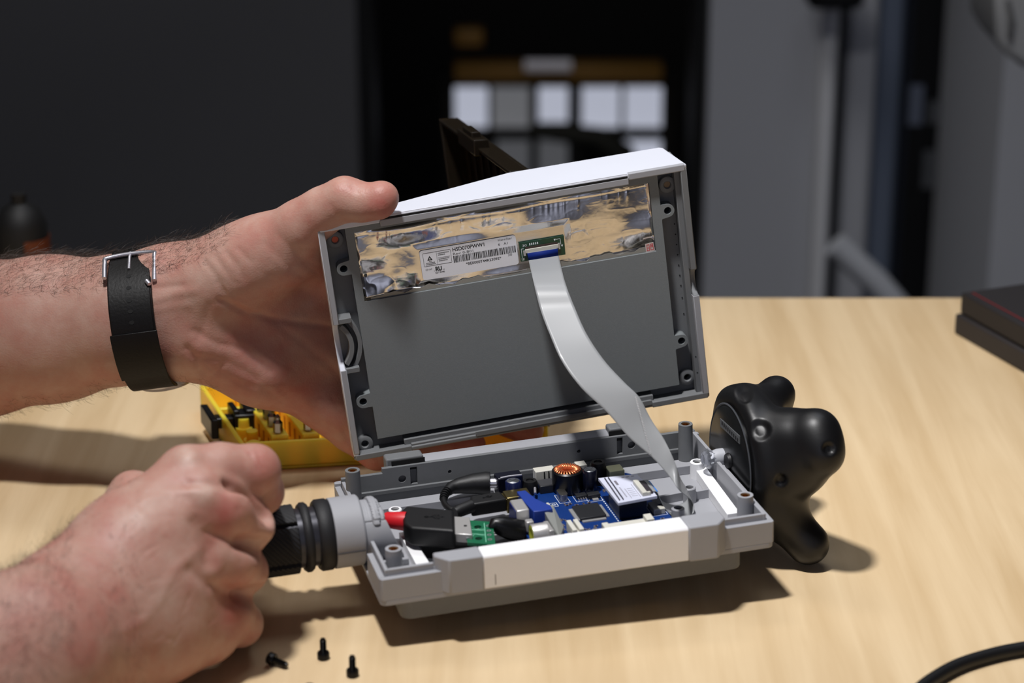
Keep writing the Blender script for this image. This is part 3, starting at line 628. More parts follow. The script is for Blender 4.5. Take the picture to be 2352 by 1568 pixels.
gb = thing('green_board', 'small green socket board on the metal tip of the large plug', 'circuit board', F_T)
gpol = [(48.0, 44.6), (58.9, 39.0), (54.2, 15.4), (42.6, 21.6)]
def G(s, t):     # bilinear on the green board
    a = np.array(gpol); p = a[0] * (1 - s) * (1 - t) + a[1] * s * (1 - t) + a[2] * s * t + a[3] * (1 - s) * t; return tuple(p)
MB().prism(gpol, -4.6, -3.2, holes=[circle(*G(.42, .27), 1.7, 14), circle(*G(.42, .78), 1.7, 14)]).build('board', PCB_G, gb)
gk = MB(); pad = MB()
for t in (.42, .60):
    a, b = G(.12, t), G(.66, t); gk.prism([(a[0], a[1]), (b[0], b[1]), (b[0], b[1] + .3), (a[0], a[1] + .3)], -3.2, -3.15)
for t0, t1 in ((.08, .27), (.93, .78)):
    a, b, c = G(.12, t0 + .14 * (1 if t0 < .5 else -1)), G(.3, t0 + .33 * (1 if t0 < .5 else -1)), G(.66, t0 + .28 * (1 if t0 < .5 else -1))
    for p, q_ in ((a, b), (b, c)): gk.prism([p, q_, (q_[0], q_[1] + .28), (p[0], p[1] + .28)], -3.2, -3.15)
a, b = G(.66, .08), G(.66, .92); gk.prism([a, b, (b[0] + .3, b[1]), (a[0] + .3, a[1])], -3.2, -3.15)
gk.build('board_tracks', M('pale_green_track', (130, 200, 170), .5), gb)
for t in (.2, .42, .6, .8):
    c = G(.82, t); pad.lathe(c, [(1.05, -3.18), (1.05, -3.0), (.55, -3.0), (.5, -3.5)], 14)
pad.build('solder_pad', STEEL, gb, kind='stuff')
teeth = MB()
for k in range(5):
    c = G(.03, .12 + .18 * k); teeth.box(c[0] - .9, c[0] + .9, c[1] - .5, c[1] + .5, -3.2, -2.4)
teeth.build('solder_joint', STEEL, gb, kind='stuff')
fw = MB().tube([(56, 33, -3.2), (58, 34, -2.2), (61, 34.5, -3.4), (66, 35, -6), (72, 35, -8)], [1.0, 3, 4.5, 5.2, 5.4], 14)
tag(fw.build('black_lead', BLACK, None, matrix=F_T, smooth=50), 'black flat lead between the green board and the blue video socket', 'cable')

dcp = thing('power_plug_cable', 'black barrel plug with ribbed relief and thin cable looping to a small plug', 'cable', F_T)
MB().tube([(46.5, 76.5, -2.4), (49, 79.5, -2.3), (53, 80.6, -2.2), (60, 80.2, -2.0), (66, 78.8, -2), (68, 78.2, -2)], [2.4, 3.0, 3.8, 4.9, 5.6, 5.4], 22).build('plug_body', BLACKM, dcp, smooth=60)
MB().tube([(67.8, 78.2, -2), (71.5, 77.2, -2)], 2.4, 20).build('plug_barrel', STEEL, dcp)
cpth = smooth_path([(49.5, 79.8, -2.3), (45.5, 75.5, -2.6), (43.2, 70, -3), (42.6, 64, -3.2), (43.6, 58, -3), (46, 55.4, -3)], 6)
MB().tube(cpth, 1.5, 14).build('cable', BLACKM, dcp, smooth=60)
rbm = MB()
for k in range(6):
    p = np.array(cpth[1 + k * 2]); qd = np.array(cpth[2 + k * 2]) - p; qd /= np.linalg.norm(qd); rbm.tube([p, p + qd * .8], 2.5 - k * .1, 14)
rbm.build('relief_ribs', BLACKM, dcp, smooth=50)
MB().tube([(44.6, 53.6, -3), (46.6, 54.4, -2.8), (53.6, 57.4, -2.6)], [2.6, 3.0, 3.2], 16).build('plug_neck', BLACKM, dcp, smooth=60)
MB().prism([(52.8, 55.2), (54.6, 64.2), (69.6, 65.2), (70.6, 55.8)], -7.2, -0.6).build('small_plug_body', BLACKM, dcp, bevel=1.0, seg=3)
usb_icon(MB(), 62.2, 60.5, -.55, .55, rad(10)).build('trident_mark', MATS['gloss_black_mark'], dcp)

# ------------------------------------------------------------------ lid
li = thing('display_housing', 'grey plastic enclosure lid held upright with its inner side to the viewer', 'enclosure lid', F_L)
WL, HL = 168.4, 113.9
def lm(): return MB(LS)
# outer wedge shell: walls around, closed behind
def wedge_z(x): return -12 if x < 30 else (-12 - 21 * (x - 30) / 62 if x < 92 else -33)
top = lm()
xs = [(0, -12), (30, -12), (92, -33), (WL - 4, -33), (WL, 0)]
prof_o = [(0.6, 0), (0, -1), (1.2, -12.5), (30, -13), (92, -33), (WL - 4.5, -33), (WL - 3.6, -32), (WL, -1), (WL - .6, 0)]
def wall_y(y0, y1, ztop=None, x0=0, x1=WL):
    pts = [(z, x) for x, z in prof_o]
    return lm().prism(pts, y0, y1, axis='y')
wall_y(HL - 2.6, HL).build('top_wall', SHELL, li, bevel=.9)
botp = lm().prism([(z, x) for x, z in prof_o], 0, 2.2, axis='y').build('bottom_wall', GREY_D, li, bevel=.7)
# left wall with the half round grip opening
y_a, y_b = 44.8, 66.5
lw = lm()
hole = [(y_b, 0)] + [(55.6 + 10.85 * math.cos(t), -11.5 * math.sin(t) * .8) for t in np.linspace(0, math.pi, 14)][1:-1] + [(y_a, 0)]
pts = [(2.0, 0)] + [(p[0], p[1]) for p in reversed(hole)] + [(HL - 2.4, 0), (HL - 2.4, -12.6), (2.0, -12.6)]
lw.prism(pts, 0, 2.6, axis='x').build('left_wall', SHELL, li, bevel=.5)
rw = lm()
hole = [(55.0 + 6.0 * math.cos(t) + 2.4, -5.0 * math.sin(t)) for t in np.linspace(0, math.pi, 12)]
pts = [(2.0, 0)] + list(reversed(hole)) + [(HL - 2.4, 0), (HL - 2.4, -32), (2.0, -32)]
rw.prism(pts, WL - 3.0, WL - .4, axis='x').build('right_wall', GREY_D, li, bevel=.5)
# back panel following the wedge, pierced under the screw bosses
lb = lm()
bx = [(1.2, -10.5), (30, -11), (92, -31), (WL - 3, -31)]
vs = []; 
for x, z in bx: vs += [(x, 1.5, z), (x, HL - 1.5, z), (x, 1.5, z - 1.9), (x, HL - 1.5, z - 1.9)]
fs = []
for i in range(3):
    a = 4 * i; b = a + 4; fs += [(a, b, b + 1, a + 1), (a + 2, a + 3, b + 3, b + 2), (a, a + 2, b + 2, b), (a + 1, b + 1, b + 3, a + 3)]
fs += [(0, 1, 3, 2), (12, 14, 15, 13)]
lb.add(vs, fs).build('back_panel', GREY_D, li)
# inner step ledge all round (dark channel floor), bezel plate with tabs
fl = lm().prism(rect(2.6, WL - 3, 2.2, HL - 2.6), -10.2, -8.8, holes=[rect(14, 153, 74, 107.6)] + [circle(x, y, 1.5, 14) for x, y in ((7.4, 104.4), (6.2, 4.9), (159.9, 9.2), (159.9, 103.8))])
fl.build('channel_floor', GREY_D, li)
ir = lm().box(WL - 5.6, WL - 3.0, 2.2, HL - 2.6, -9, -3.2)
ir.build('side_ledge', GREY_D, li, bevel=.3)
lm().box(24, 142, 2.2, 5.2, -9, -2.2).build('bottom_ledge', GREY_D, li, bevel=.3)
def tabbed(xl, xr, y0, y1):
    def tab(cx, cy, side, r=3.1):
        if side < 0: return [(xl, cy + 4.5), (xl - .2, cy + 3.6)] + circle(cx, cy, r, 10, 90, 270) + [(xl, cy - r)]
        return [(xr, cy - 4.5), (xr + .2, cy - 3.6)] + circle(cx, cy, r, 10, -90, 90) + [(xr, cy + r)]
    out = [(xl, y1)] + tab(9.0, 91.3, -1) + tab(8.3, 26.9, -1) + [(xl, y0), (xr, y0)] + tab(158.3, 29.0, 1) + tab(158.2, 92.7, 1) + [(xr, y1)]
    return out
plate_holes = [circle(9.0, 91.3, 1.75, 16), circle(8.3, 26.9, 1.75, 16), circle(158.3, 29.0, 1.75, 16), circle(158.2, 92.7, 1.75, 16), rect(16, 151, 74.4, 107.2)]
lm().prism(tabbed(12.2, 155.1, 7.6, 110.6), -8.8, -3, holes=plate_holes).build('bezel_plate', GREY_P, li, bevel=.2)
for x, y in ((9.0, 91.3), (8.3, 26.9), (158.3, 29.0), (158.2, 92.7)):
    lm().cyl((x, y), 1.75, -8.7, -6.8, 16).build('tab_hole', HOLE, li)
for x, y in ((7.4, 104.4), (6.2, 4.9), (159.9, 9.2), (159.9, 103.8)):
    lm().lathe((x, y), [(3.9, -8.8), (3.8, -6.4), (3.2, -6.0), (1.9, -6.0), (1.5, -6.6), (1.5, -10)], 28).build('screw_boss', GREY_D, li, smooth=40)
# screw seen in the upper left boss, orange print washer tints through others
lm().lathe((7.4, 104.4), [(0, -7), (1.5, -7), (1.5, -7.6), (0, -7.6)], 16).build('boss_plug', M('orange_red_plastic', (190, 80, 50), .5), li, label='orange plug in the upper left boss')
lm().lathe((159.9, 103.8), [(0, -7), (1.5, -7), (1.5, -7.6), (0, -7.6)], 16).build('boss_plug', M('tan_plastic', (120, 100, 78), .5), li)
# front rim: top lip pieces (set back in the middle), side lips
lm().box(0.9, 27.9, HL - 3.2, HL + .2, -2.5, .25).build('rim_lip', SHELL, li, bevel=.5)
lm().box(141.3, WL - .9, HL - 3.0, HL + .2, -2.5, .25).build('rim_lip', GREY, li, bevel=.5)
lm().box(27.9, 141.3, HL - .9, HL + .25, -2.5, -.2).build('rim_edge', SHELL, li, bevel=.25)
lm().box(28.2, 141.0, HL - 2.0, HL - .95, -1.6, .02).build('rim_slot', HOLE, li)
lm().box(28, 141.3, HL - 5.0, HL - 2.0, -8.8, 0.1).build('rim_tongue', GREY, li, bevel=.3)
lm().box(0.9, 27, -.2, 2.6, -2.5, .2).build('rim_lip', GREY_D, li, bevel=.4)
lm().box(140.8, WL - .9, -.2, 2.6, -2.5, .2).build('rim_lip', GREY_D, li, bevel=.4)
lm().box(27, 140.8, 1.6, 3.2, -5.5, -.6).build('rim_edge', GREY_D, li, bevel=.3)
lm().box(57, 140.8, 1.3, 3.8, -.6, .2).build('rim_tongue', GREY_D, li, bevel=.3)
lm().box(.2, 3.0, 3, 44.6, -4, .15).build('rim_side', GREY, li, bevel=.4)
lm().box(.2, 3.0, 66.6, HL - 2, -4, .15).build('rim_side', GREY, li, bevel=.4)
lm().box(WL - 3.2, WL - .2, 2, 51, -4, .15).build('rim_side', GREY, li, bevel=.4)
lm().box(WL - 3.2, WL - .2, 63.6, HL - 2, -4, .15).build('rim_side', GREY_D, li, bevel=.4)
# curved bracket at the grip opening
cb = lm()
for r0, r1, z0, z1 in ((12.6, 14.8, -8.8, -2.2), (16.6, 18.6, -8.8, -3.4)):
    o1 = [(-6.5 + r1 * math.cos(t), 55.6 + r1 * math.sin(t)) for t in np.linspace(-.75, .75, 16)]
    i1 = [(-6.5 + r0 * math.cos(t), 55.6 + r0 * math.sin(t)) for t in np.linspace(.75, -.75, 16)]
    cb.prism(o1 + i1, z0, z1)
cb.box(2.6, 8.8, 66.4, 68.8, -8.8, -.8).box(2.6, 9.0, 42.4, 44.8, -8.8, -.8).build('grip_bracket', GREY_D, li, bevel=.25)
for y in (84, 79, 74, 69, 64, 59, 54, 48, 40, 20, 12):
    lm().cyl((WL - 6.6 if y > 30 else WL - 4.2, y), .32, -8.8 if y > 30 else -3.3, -8.6 if y > 30 else -3.1, 8).build('print_blob', HOLE, li)

# ------------------------------------------------------------------ display panel in the lid: foil, label, connector board
dp = thing('flat_display', 'display panel backed with crumpled silver foil in the lid window', 'display', F_L)
lm().box(15.2, 151.8, 72, 109, -8.6, -6.6).build('panel_back', M('panel_grey', (90, 92, 92), .5), dp)
def foil():
    x0, x1, y0, y1 = 16.2, 150.8, 75.2, 106.9; nx, ny = 420, 110
    X, Y = np.meshgrid(np.linspace(x0, x1, nx), np.linspace(y0, y1, ny), indexing='ij')
    rng = np.random.default_rng(3)
    def vn(fx, fy):    # smooth value noise
        gx_ = rng.standard_normal((int((x1 - x0) * fx) + 3, int((y1 - y0) * fy) + 3)); u = (X - x0) * fx; v = (Y - y0) * fy
        i = u.astype(int); j = v.astype(int); a = u - i; b = v - j; a = a * a * (3 - 2 * a); b = b * b * (3 - 2 * b)
        return gx_[i, j] * (1 - a) * (1 - b) + gx_[i + 1, j] * a * (1 - b) + gx_[i, j + 1] * (1 - a) * b + gx_[i + 1, j + 1] * a * b
    Z = .85 * vn(.045, .10) + .05 * np.abs(vn(.2, .24)) + .012 * np.abs(vn(.6, .6))
    rid = 1 - np.abs(vn(.12, .3)); Z += .03 * np.clip(rid, 0, 1) ** 6 * 2
    # vertical creases along the upper band
    band = np.exp(-((Y - 103.0) / 2.6) ** 2)
    cr = np.zeros_like(X)
    for xc in rng.uniform(x0 + 10, x1 - 4, 34): cr += rng.uniform(.05, .2) * np.exp(-((X - xc - .15 * (Y - 102)) / rng.uniform(.3, .8)) ** 2)
    Z += band * cr
    Z += .5 * (1 / (1 + np.exp(-(Y - 104.3) * 2.2))) * -.5 + .22 * np.exp(-((Y - 105.8) / .7) ** 2)
    wr = .16 * np.abs(vn(.25, .22)) * np.exp(-((X - 26) / 16) ** 2) * np.exp(-((Y - 79) / 7) ** 2) * 2.2
    Z += wr
    edge = np.minimum.reduce([X - x0, x1 - X, Y - y0, y1 - Y]); Z *= np.clip(edge / 1.0, 0, 1)
    lab = np.clip(1 - np.maximum(np.maximum(43 - X, X - 110) / 3, np.maximum(79 - Y, Y - 94) / 3), 0, 1); Z = Z * (1 - lab) + lab * .05
    mb = lm(); V = np.c_[X.ravel(), Y.ravel(), (-4.6 + Z).ravel()]
    mb.v = [tuple(p) for p in V]
    idx = np.arange(nx * ny).reshape(nx, ny)
    mb.f = [tuple(q) for q in np.stack([idx[:-1, :-1], idx[1:, :-1], idx[1:, 1:], idx[:-1, 1:]], -1).reshape(-1, 4).tolist()]
    return mb
FOIL = M('silver_foil', (218, 214, 210), .17, 1.0, bump=('noise', 500, .10))
foil().build('foil_backing', FOIL, dp, smooth=180)
pt_ = lm()
xs_ = np.linspace(16.5, 150.5, 60)
top_ = [(x, 76.2 + .7 * math.sin(x * .31) + .5 * math.sin(x * .83 + 1)) for x in xs_]
pt_.prism([(16.5, 74.4)] + [(150.5, 74.4)] + list(reversed(top_)), -4.3, -4.1).build('clear_tape', M('clear_tape_film', (128, 128, 124), .2, coat=.5), dp)
lm().box(15.8, 19.0, 73.6, 76.6, -4.4, -3.6).build('corner_tab', M('dark_corner', (60, 56, 44), .4), dp)
lm().prism([(146.4, 74.2), (150.6, 74.6), (150.2, 78.8), (146.2, 78.4)], -4.0, -3.8).build('seal_sticker', M('pale_sticker', (190, 176, 172), .5), dp)
sg = lm(); ring(sg, 146.9, 148.2, 75, 78, .25, -3.8); ring(sg, 148.6, 150, 75.2, 78.2, .25, -3.8)
sg.box(147.2, 148, 76.3, 76.6, -3.8, -3.76).box(148.8, 149.8, 76.6, 76.9, -3.8, -3.76).box(148.8, 149.8, 77.3, 77.6, -3.8, -3.76).build('sticker_print', REDINK, dp)
# paper label
LX, LY = 43.6, 79.7
lab = lm().prism(rrect(LX, LX + 44.1, LY - .4, LY + 13.6, 1.2, 4), -3.9, -3.75).build('paper_label', LABEL, dp, label='white paper label with barcode and type number')
pz = -3.73
p = lm(); 
def bar(x0, x1, y0, y1): p.box(LX + x0, LX + x1, LY + y0, LY + y1, pz, pz + .02)
text_mesh(p, 'HSD070PWW1', LX + 15.0, LY + 10.9, 1.75, pz, bold=.02, width=14.6)
text_mesh(p, 'HannStar', LX + 36.0, LY + 12.0, 1.05, pz, width=6.4)
text_mesh(p, 'Rev: 0-B01', LX + 15.0, LY + 9.1, 1.15, pz, width=9.2)
text_mesh(p, '6', LX + 35.8, LY + 9.9, 1.2, pz, width=.9); text_mesh(p, 'A1', LX + 38.3, LY + 9.9, 1.2, pz, width=1.9)
text_mesh(p, '*BE0000T44R23092*', LX + 20.2, LY + 3.4, 1.25, pz, bold=.015, width=16.2)
text_mesh(p, '30', LX + 39.6, LY + 4.2, 1.2, pz, width=1.9)
rb_ = random.Random(12); x = 14.9
while x < 43.2:
    w = rb_.choice((.16, .16, .3, .44)); bar(x, min(x + w, 43.4), 5.5, 8.7 if x < 24.5 or True else 9); x += w + rb_.choice((.16, .16, .28, .4))
for a, b, c, d in ((1.5, 13.9, 5.9, 6.06), (1.5, 13.9, 12.1, 12.26), (1.3, 1.46, 6.1, 12.0), (13.94, 14.1, 6.1, 12.0), (7.5, 7.62, 6, 12.2), (8, 13.5, 9.0, 9.12)): bar(a, b, c, d)
p.prism([(LX + 3.1, LY + 8.6), (LX + 5.5, LY + 8.6), (LX + 4.3, LY + 10.7)], pz, pz + .02, holes=[[(LX + 3.8, LY + 9.0), (LX + 4.8, LY + 9.0), (LX + 4.3, LY + 9.9)]])
for x0_, w_, y_ in ((8.2, 5.0, 11.0), (8.2, 3.2, 10.2), (8.2, 5.0, 8.2), (8.2, 3.8, 7.4), (3.8, 1.1, 7.9), (2.4, 3.9, 7.2), (2.2, 4.3, 6.5)):
    q_ = x0_
    while q_ < x0_ + w_: bar(q_, q_ + .32, y_, y_ + .38); q_ += .46
text_mesh(p, 'GP-HF', LX + 1.7, LY + 3.9, .9, pz, width=3.0); text_mesh(p, 'c', LX + 5.4, LY + 3.0, .8, pz); text_mesh(p, 'RU', LX + 6.2, LY + 3.1, 2.0, pz, bold=.05, width=2.9); text_mesh(p, 'us', LX + 9.4, LY + 3.1, .8, pz)
text_mesh(p, 'E213046', LX + 6.0, LY + 1.9, .8, pz, bold=.02, width=4.2)
p.build('label_print', INK, lab)
# connector board
cbd = lm().prism([(88.6, 80.4), (109.3, 80.2), (109.6, 89.2), (88.8, 89.3)], -4.2, -3.4).build('connector_board', PCB_GD, dp, label='small dark green connector board')
lm().box(91.2, 106.4, 84.2, 86.0, -3.4, -2.5).build('cable_connector', IVORY, cbd, bevel=.15)
lm().box(91.4, 106.2, 86.0, 86.9, -3.4, -2.9).build('connector_latch', M('brown_latch', (58, 44, 40), .5), cbd)
lm().box(90.2, 91.2, 83, 85.4, -3.4, -2.7).box(106.4, 107.2, 83.4, 86.2, -3.4, -2.8).build('connector_ear', TIN, cbd)
ck = lm(); text_mesh(ck, '30', 90.2, 87.2, 1.1, -3.36, width=2.0)
for k in range(5): ck.box(93.4 + k * .9, 93.9 + k * .9, 87.4, 88.4, -3.4, -3.36)
for x, y in ((105.2, 87.9), (108.2, 84.6)): ck.prism([(x - .5, y + .5), (x + .5, y + .5), (x, y - .5)], -3.4, -3.36)
ck.box(107.6, 107.8, 85.4, 88.2, -3.4, -3.36).box(105.8, 107.8, 88.0, 88.2, -3.4, -3.36).box(89.4, 89.6, 82, 86.4, -3.4, -3.36).box(89.4, 90.6, 86.2, 86.4, -3.4, -3.36)
for k in range(3): ck.box(89.2 + .6 * k, 89.4 + .6 * k, 80.8, 81.9, -3.4, -3.36)
ck.build('board_print', SILK, cbd)

# ------------------------------------------------------------------ ribbon cable from the lid connector down into the tray
def ribbon():
    # left/right edges as world points: first rows in lid space, middle free in the air, end in the tray
    rows = [(l2w((91.9, 84.4, -2.3)), l2w((105.8, 84.2, -2.3))), (l2w((92.0, 81.0, -1.9)), l2w((105.9, 80.8, -1.9)))]
    px = [((1226, 650), (1298, 648), 1046, 1046), ((1241, 710), (1320, 706), 1034, 1034), ((1263, 768), (1348, 768), 1022, 1022), ((1291, 830), (1388, 828), 1010, 1012),
          ((1335, 890), (1434, 878), 1000, 1004), ((1393, 945), (1468, 912), 994, 1000), ((1444, 1003), (1495, 962), 989, 996), ((1498, 1050), (1525, 1008), 985, 990),
          ((1536, 1092), (1547, 1054), 980, 984), ((1561, 1126), (1562, 1096), 974, 984)]
    for a, b, ya, yb in px: rows.append((pt(*a, ya), pt(*b, yb)))
    # foot of the cable: fold on the tray floor, then flat towards the adapter board
    for (xa, ya, za), (xb, yb, zb) in (((155.6, 38.5, -7.2), (157.6, 52.0, -7.0)), ((155.2, 34.5, -10.6), (157.2, 49.2, -10.4)), ((152.0, 33.2, -12.4), (154.0, 47.6, -12.2)), ((147.0, 33.0, -12.2), (148.6, 47.2, -12.0)), ((142.0, 33.2, -8.6), (142.8, 47.0, -8.4)), ((138.6, 33.2, -2.2), (139, 47, -2.0)), ((136.8, 33.4, 2.3), (137, 47, 2.4)), ((134.8, 33.4, 3.1), (134.8, 46.8, 3.1))):
        rows.append((t2w((xa, ya, za)), t2w((xb, yb, zb))))
    A = smooth_path([r[0] for r in rows], 8); B = smooth_path([r[1] for r in rows], 8); n = len(A); K = 14
    vs = []; 
    for a, b in zip(A, B):
        for k in range(K + 1): vs.append(a + (b - a) * k / K)
    fs = [(i * (K + 1) + k, i * (K + 1) + k + 1, (i + 1) * (K + 1) + k + 1, (i + 1) * (K + 1) + k) for i in range(n - 1) for k in range(K)]
    return vs, fs, n, K
vs, fs, n_r, K_r = ribbon()
rcbl = thing('ribbon_cable', 'wide pale grey flat ribbon cable hanging from the lid into the tray', 'ribbon cable', F_W)
def solid(o, t, off=0):
    s_ = o.modifiers.new('thickness', 'SOLIDIFY'); s_.thickness = t / 1000; s_.offset = off; return o
solid(MB().add(vs, fs).build('cable_film', FFCM, rcbl, smooth=60), .25)
# blue pull strip at the upper end, line of pale flecks along the fold lower down
solid(MB(LS).add([(91.8, 84.3, -2.0), (105.8, 84.1, -2.0), (105.7, 80.9, -1.55), (91.9, 81.1, -1.55)], [(3, 2, 1, 0)]).build('blue_end_strip', BLUESTIFF, rcbl, matrix=F_L), .2)
st = MB(); A0 = pt(1462, 912, 996); A1 = pt(1496, 1040, 985)
for k in range(36):
    c = A0 + (A1 - A0) * k / 35 + np.array([-.4, -1.4, .4]); st.add([c + np.array(d) for d in ((-.35, -.05, 0), (.35, -.05, 0), (.35, -.05, .3), (-.35, -.05, .3))], [(0, 1, 2, 3)])
solid(st.build('fold_flecks', M('white_crease', (225, 225, 228), .4), rcbl, kind='stuff'), .1)  # row of small pale flecks along the fold

# ------------------------------------------------------------------ implicit surfaces (hands, tracker)
def surface_nets(F, org, h):
    nx, ny, nz = F.shape; ins = F < 0
    c = [ins[i:nx - 1 + i, j:ny - 1 + j, k:nz - 1 + k] for i in (0, 1) for j in (0, 1) for k in (0, 1)]
    s_ = sum(a.astype(np.int8) for a in c); act = (s_ > 0) & (s_ < 8); I = np.argwhere(act); n = len(I)
    idx = -np.ones(act.shape, np.int64); idx[act] = np.arange(n)
    acc = np.zeros((n, 3)); cnt = np.zeros(n)
    cor = [(i, j, k) for i in (0, 1) for j in (0, 1) for k in (0, 1)]
    vals = {q_: F[I[:, 0] + q_[0], I[:, 1] + q_[1], I[:, 2] + q_[2]] for q_ in cor}
    for a in cor:
        for ax in range(3):
            if a[ax] == 0:
                b = list(a); b[ax] = 1; b = tuple(b); fa, fb_ = vals[a], vals[b]; m = (fa < 0) != (fb_ < 0)
                t = np.where(m, fa / (fa - fb_ + 1e-12), 0); P = np.tile(np.array(a, float), (n, 1)); P[:, ax] += t; acc[m] += P[m]; cnt[m] += 1
    V = (I + acc / cnt[:, None]) * h + org
    Q = []
    for ax in range(3):
        u, w = [(1, 2), (2, 0), (0, 1)][ax]
        sl = [slice(1, None)] * 3; A_ = ins; 
        lo = [slice(1, m - 1) for m in F.shape]; hi = [slice(1, m - 1) for m in F.shape]
        lo[ax] = slice(0, F.shape[ax] - 1); hi[ax] = slice(1, F.shape[ax])
        a = ins[tuple(lo)]; b = ins[tuple(hi)]; E = np.argwhere(a != b)
        off = np.array([1, 1, 1]); off[ax] = 0; P = E + off
        flip = a[tuple(E.T)]
        def g(du, dw):
            R_ = P.copy(); R_[:, u] -= du; R_[:, w] -= dw; return idx[tuple(R_.T)]
        q4 = np.stack([g(1, 1), g(0, 1), g(0, 0), g(1, 0)], 1); q4[~flip] = q4[~flip][:, ::-1]; Q.append(q4)
    return V, np.concatenate(Q)
class SDF:
    def __init__(s, lo, hi, h):
        s.org = np.array(lo, float); s.h = h; n = np.ceil((np.array(hi) - s.org) / h).astype(int); s.n = n
        s.F = np.full(tuple(n), 1e3, np.float32)
    def win(s, lo, hi):
        a = np.clip(((np.array(lo) - s.org) / s.h).astype(int), 0, s.n); b = np.clip(((np.array(hi) - s.org) / s.h).astype(int) + 2, 0, s.n); sl = tuple(slice(x, y) for x, y in zip(a, b))
        g = [s.org[i] + s.h * np.arange(a[i], b[i], dtype=np.float32) for i in range(3)]
        return sl, np.meshgrid(*g, indexing='ij', sparse=True)
    def merge(s, sl, d, k):
        A = s.F[sl]
        if k <= 0: s.F[sl] = np.minimum(A, d); return
        hh = np.clip(k - np.abs(A - d), 0, None) / k; s.F[sl] = np.minimum(A, d) - hh * hh * k * .25
    def cone(s, p, q, r1, r2, k=6, sy=1.0, sub=False):        # tapered capsule; sy stretches it along depth
        p = np.array(p, float); q = np.array(q, float); m = max(r1, r2) * max(1, sy) + k + 3
        sl, (X, Y, Z) = s.win(np.minimum(p, q) - m, np.maximum(p, q) + m)
        d = q - p; L2 = float(d @ d) + 1e-9
        t = np.clip(((X - p[0]) * d[0] + (Y - p[1]) * d[1] + (Z - p[2]) * d[2]) / L2, 0, 1)
        D = np.sqrt((X - p[0] - t * d[0]) ** 2 + ((Y - p[1] - t * d[1]) / sy) ** 2 + (Z - p[2] - t * d[2]) ** 2) - (r1 + (r2 - r1) * t)
        if sub: 
            A = s.F[sl]; D = -D; hh = np.clip(k - np.abs(A - D), 0, None) / k; s.F[sl] = np.maximum(A, D) + hh * hh * k * .25
        else: s.merge(sl, D, k)
    def chain(s, pts, k=6, sy=1.0):
        for a, b in zip(pts, pts[1:]): s.cone(a[:3], b[:3], a[3], b[3], k, sy)
    def mesh(s):
        V, Q = surface_nets(s.F, s.org, s.h)
        # light Laplacian relaxation
        E = np.concatenate([Q[:, [0, 1]], Q[:, [1, 2]], Q[:, [2, 3]], Q[:, [3, 0]]]); n = len(V)
        for _ in range(3):
            acc = np.zeros_like(V); cnt = np.bincount(E[:, 0], minlength=n) + np.bincount(E[:, 1], minlength=n)
            for c_ in range(3): acc[:, c_] = np.bincount(E[:, 0], V[E[:, 1], c_], n) + np.bincount(E[:, 1], V[E[:, 0], c_], n)
            V = V * .45 + acc / cnt[:, None] * .55
        return V, Q
def normals(V, Q):
    n = np.cross(V[Q[:, 2]] - V[Q[:, 0]], V[Q[:, 3]] - V[Q[:, 1]]); N = np.zeros_like(V)
    for c_ in range(4):
        for a in range(3): N[:, a] += np.bincount(Q[:, c_], n[:, a], len(V))
    return N / (np.linalg.norm(N, axis=1, keepdims=True) + 1e-9)
def polyd(UV, P):
    best = np.full(len(UV), 1e9)
    for a, b in zip(P, P[1:]):
        a = np.array(a, float); b = np.array(b, float); d = b - a; t = np.clip(((UV - a) @ d) / (d @ d), 0, 1); best = np.minimum(best, np.linalg.norm(UV - a - t[:, None] * d, axis=1))
    return best
def sculpt(V, Q, strokes):           # strokes on the side seen: (polyline, width px, height mm)
    N = normals(V, Q); c = project(V); view = V / np.linalg.norm(V, axis=1, keepdims=True); face = np.clip(-(N * view).sum(1) * 2.5, 0, 1)
    d = np.zeros(len(V))
    for P, w, h in strokes: d += h * np.exp(-(polyd(c[:, :2], P) / w) ** 2)
    return V + N * (d * face)[:, None]
def skin_obj(name, V, Q, spots, mat, parent, hairs=None):
    me = bpy.data.meshes.new(name); me.from_pydata((V / 1000).tolist(), [], Q.tolist()); me.update()
    me.polygons.foreach_set('use_smooth', [True] * len(me.polygons)); me.materials.append(mat)
    c = project(V); t = np.zeros(len(V))
    for u, v, r, a in spots: t += a * np.exp(-(((c[:, 0] - u) ** 2 + (c[:, 1] - v) ** 2) / r ** 2))
    at = me.attributes.new('redness', 'FLOAT', 'POINT'); at.data.foreach_set('value', np.clip(t, -1, 1).astype(np.float32))
    o = bpy.data.objects.new(name, me); COL.objects.link(o); o.parent = parent
    return o
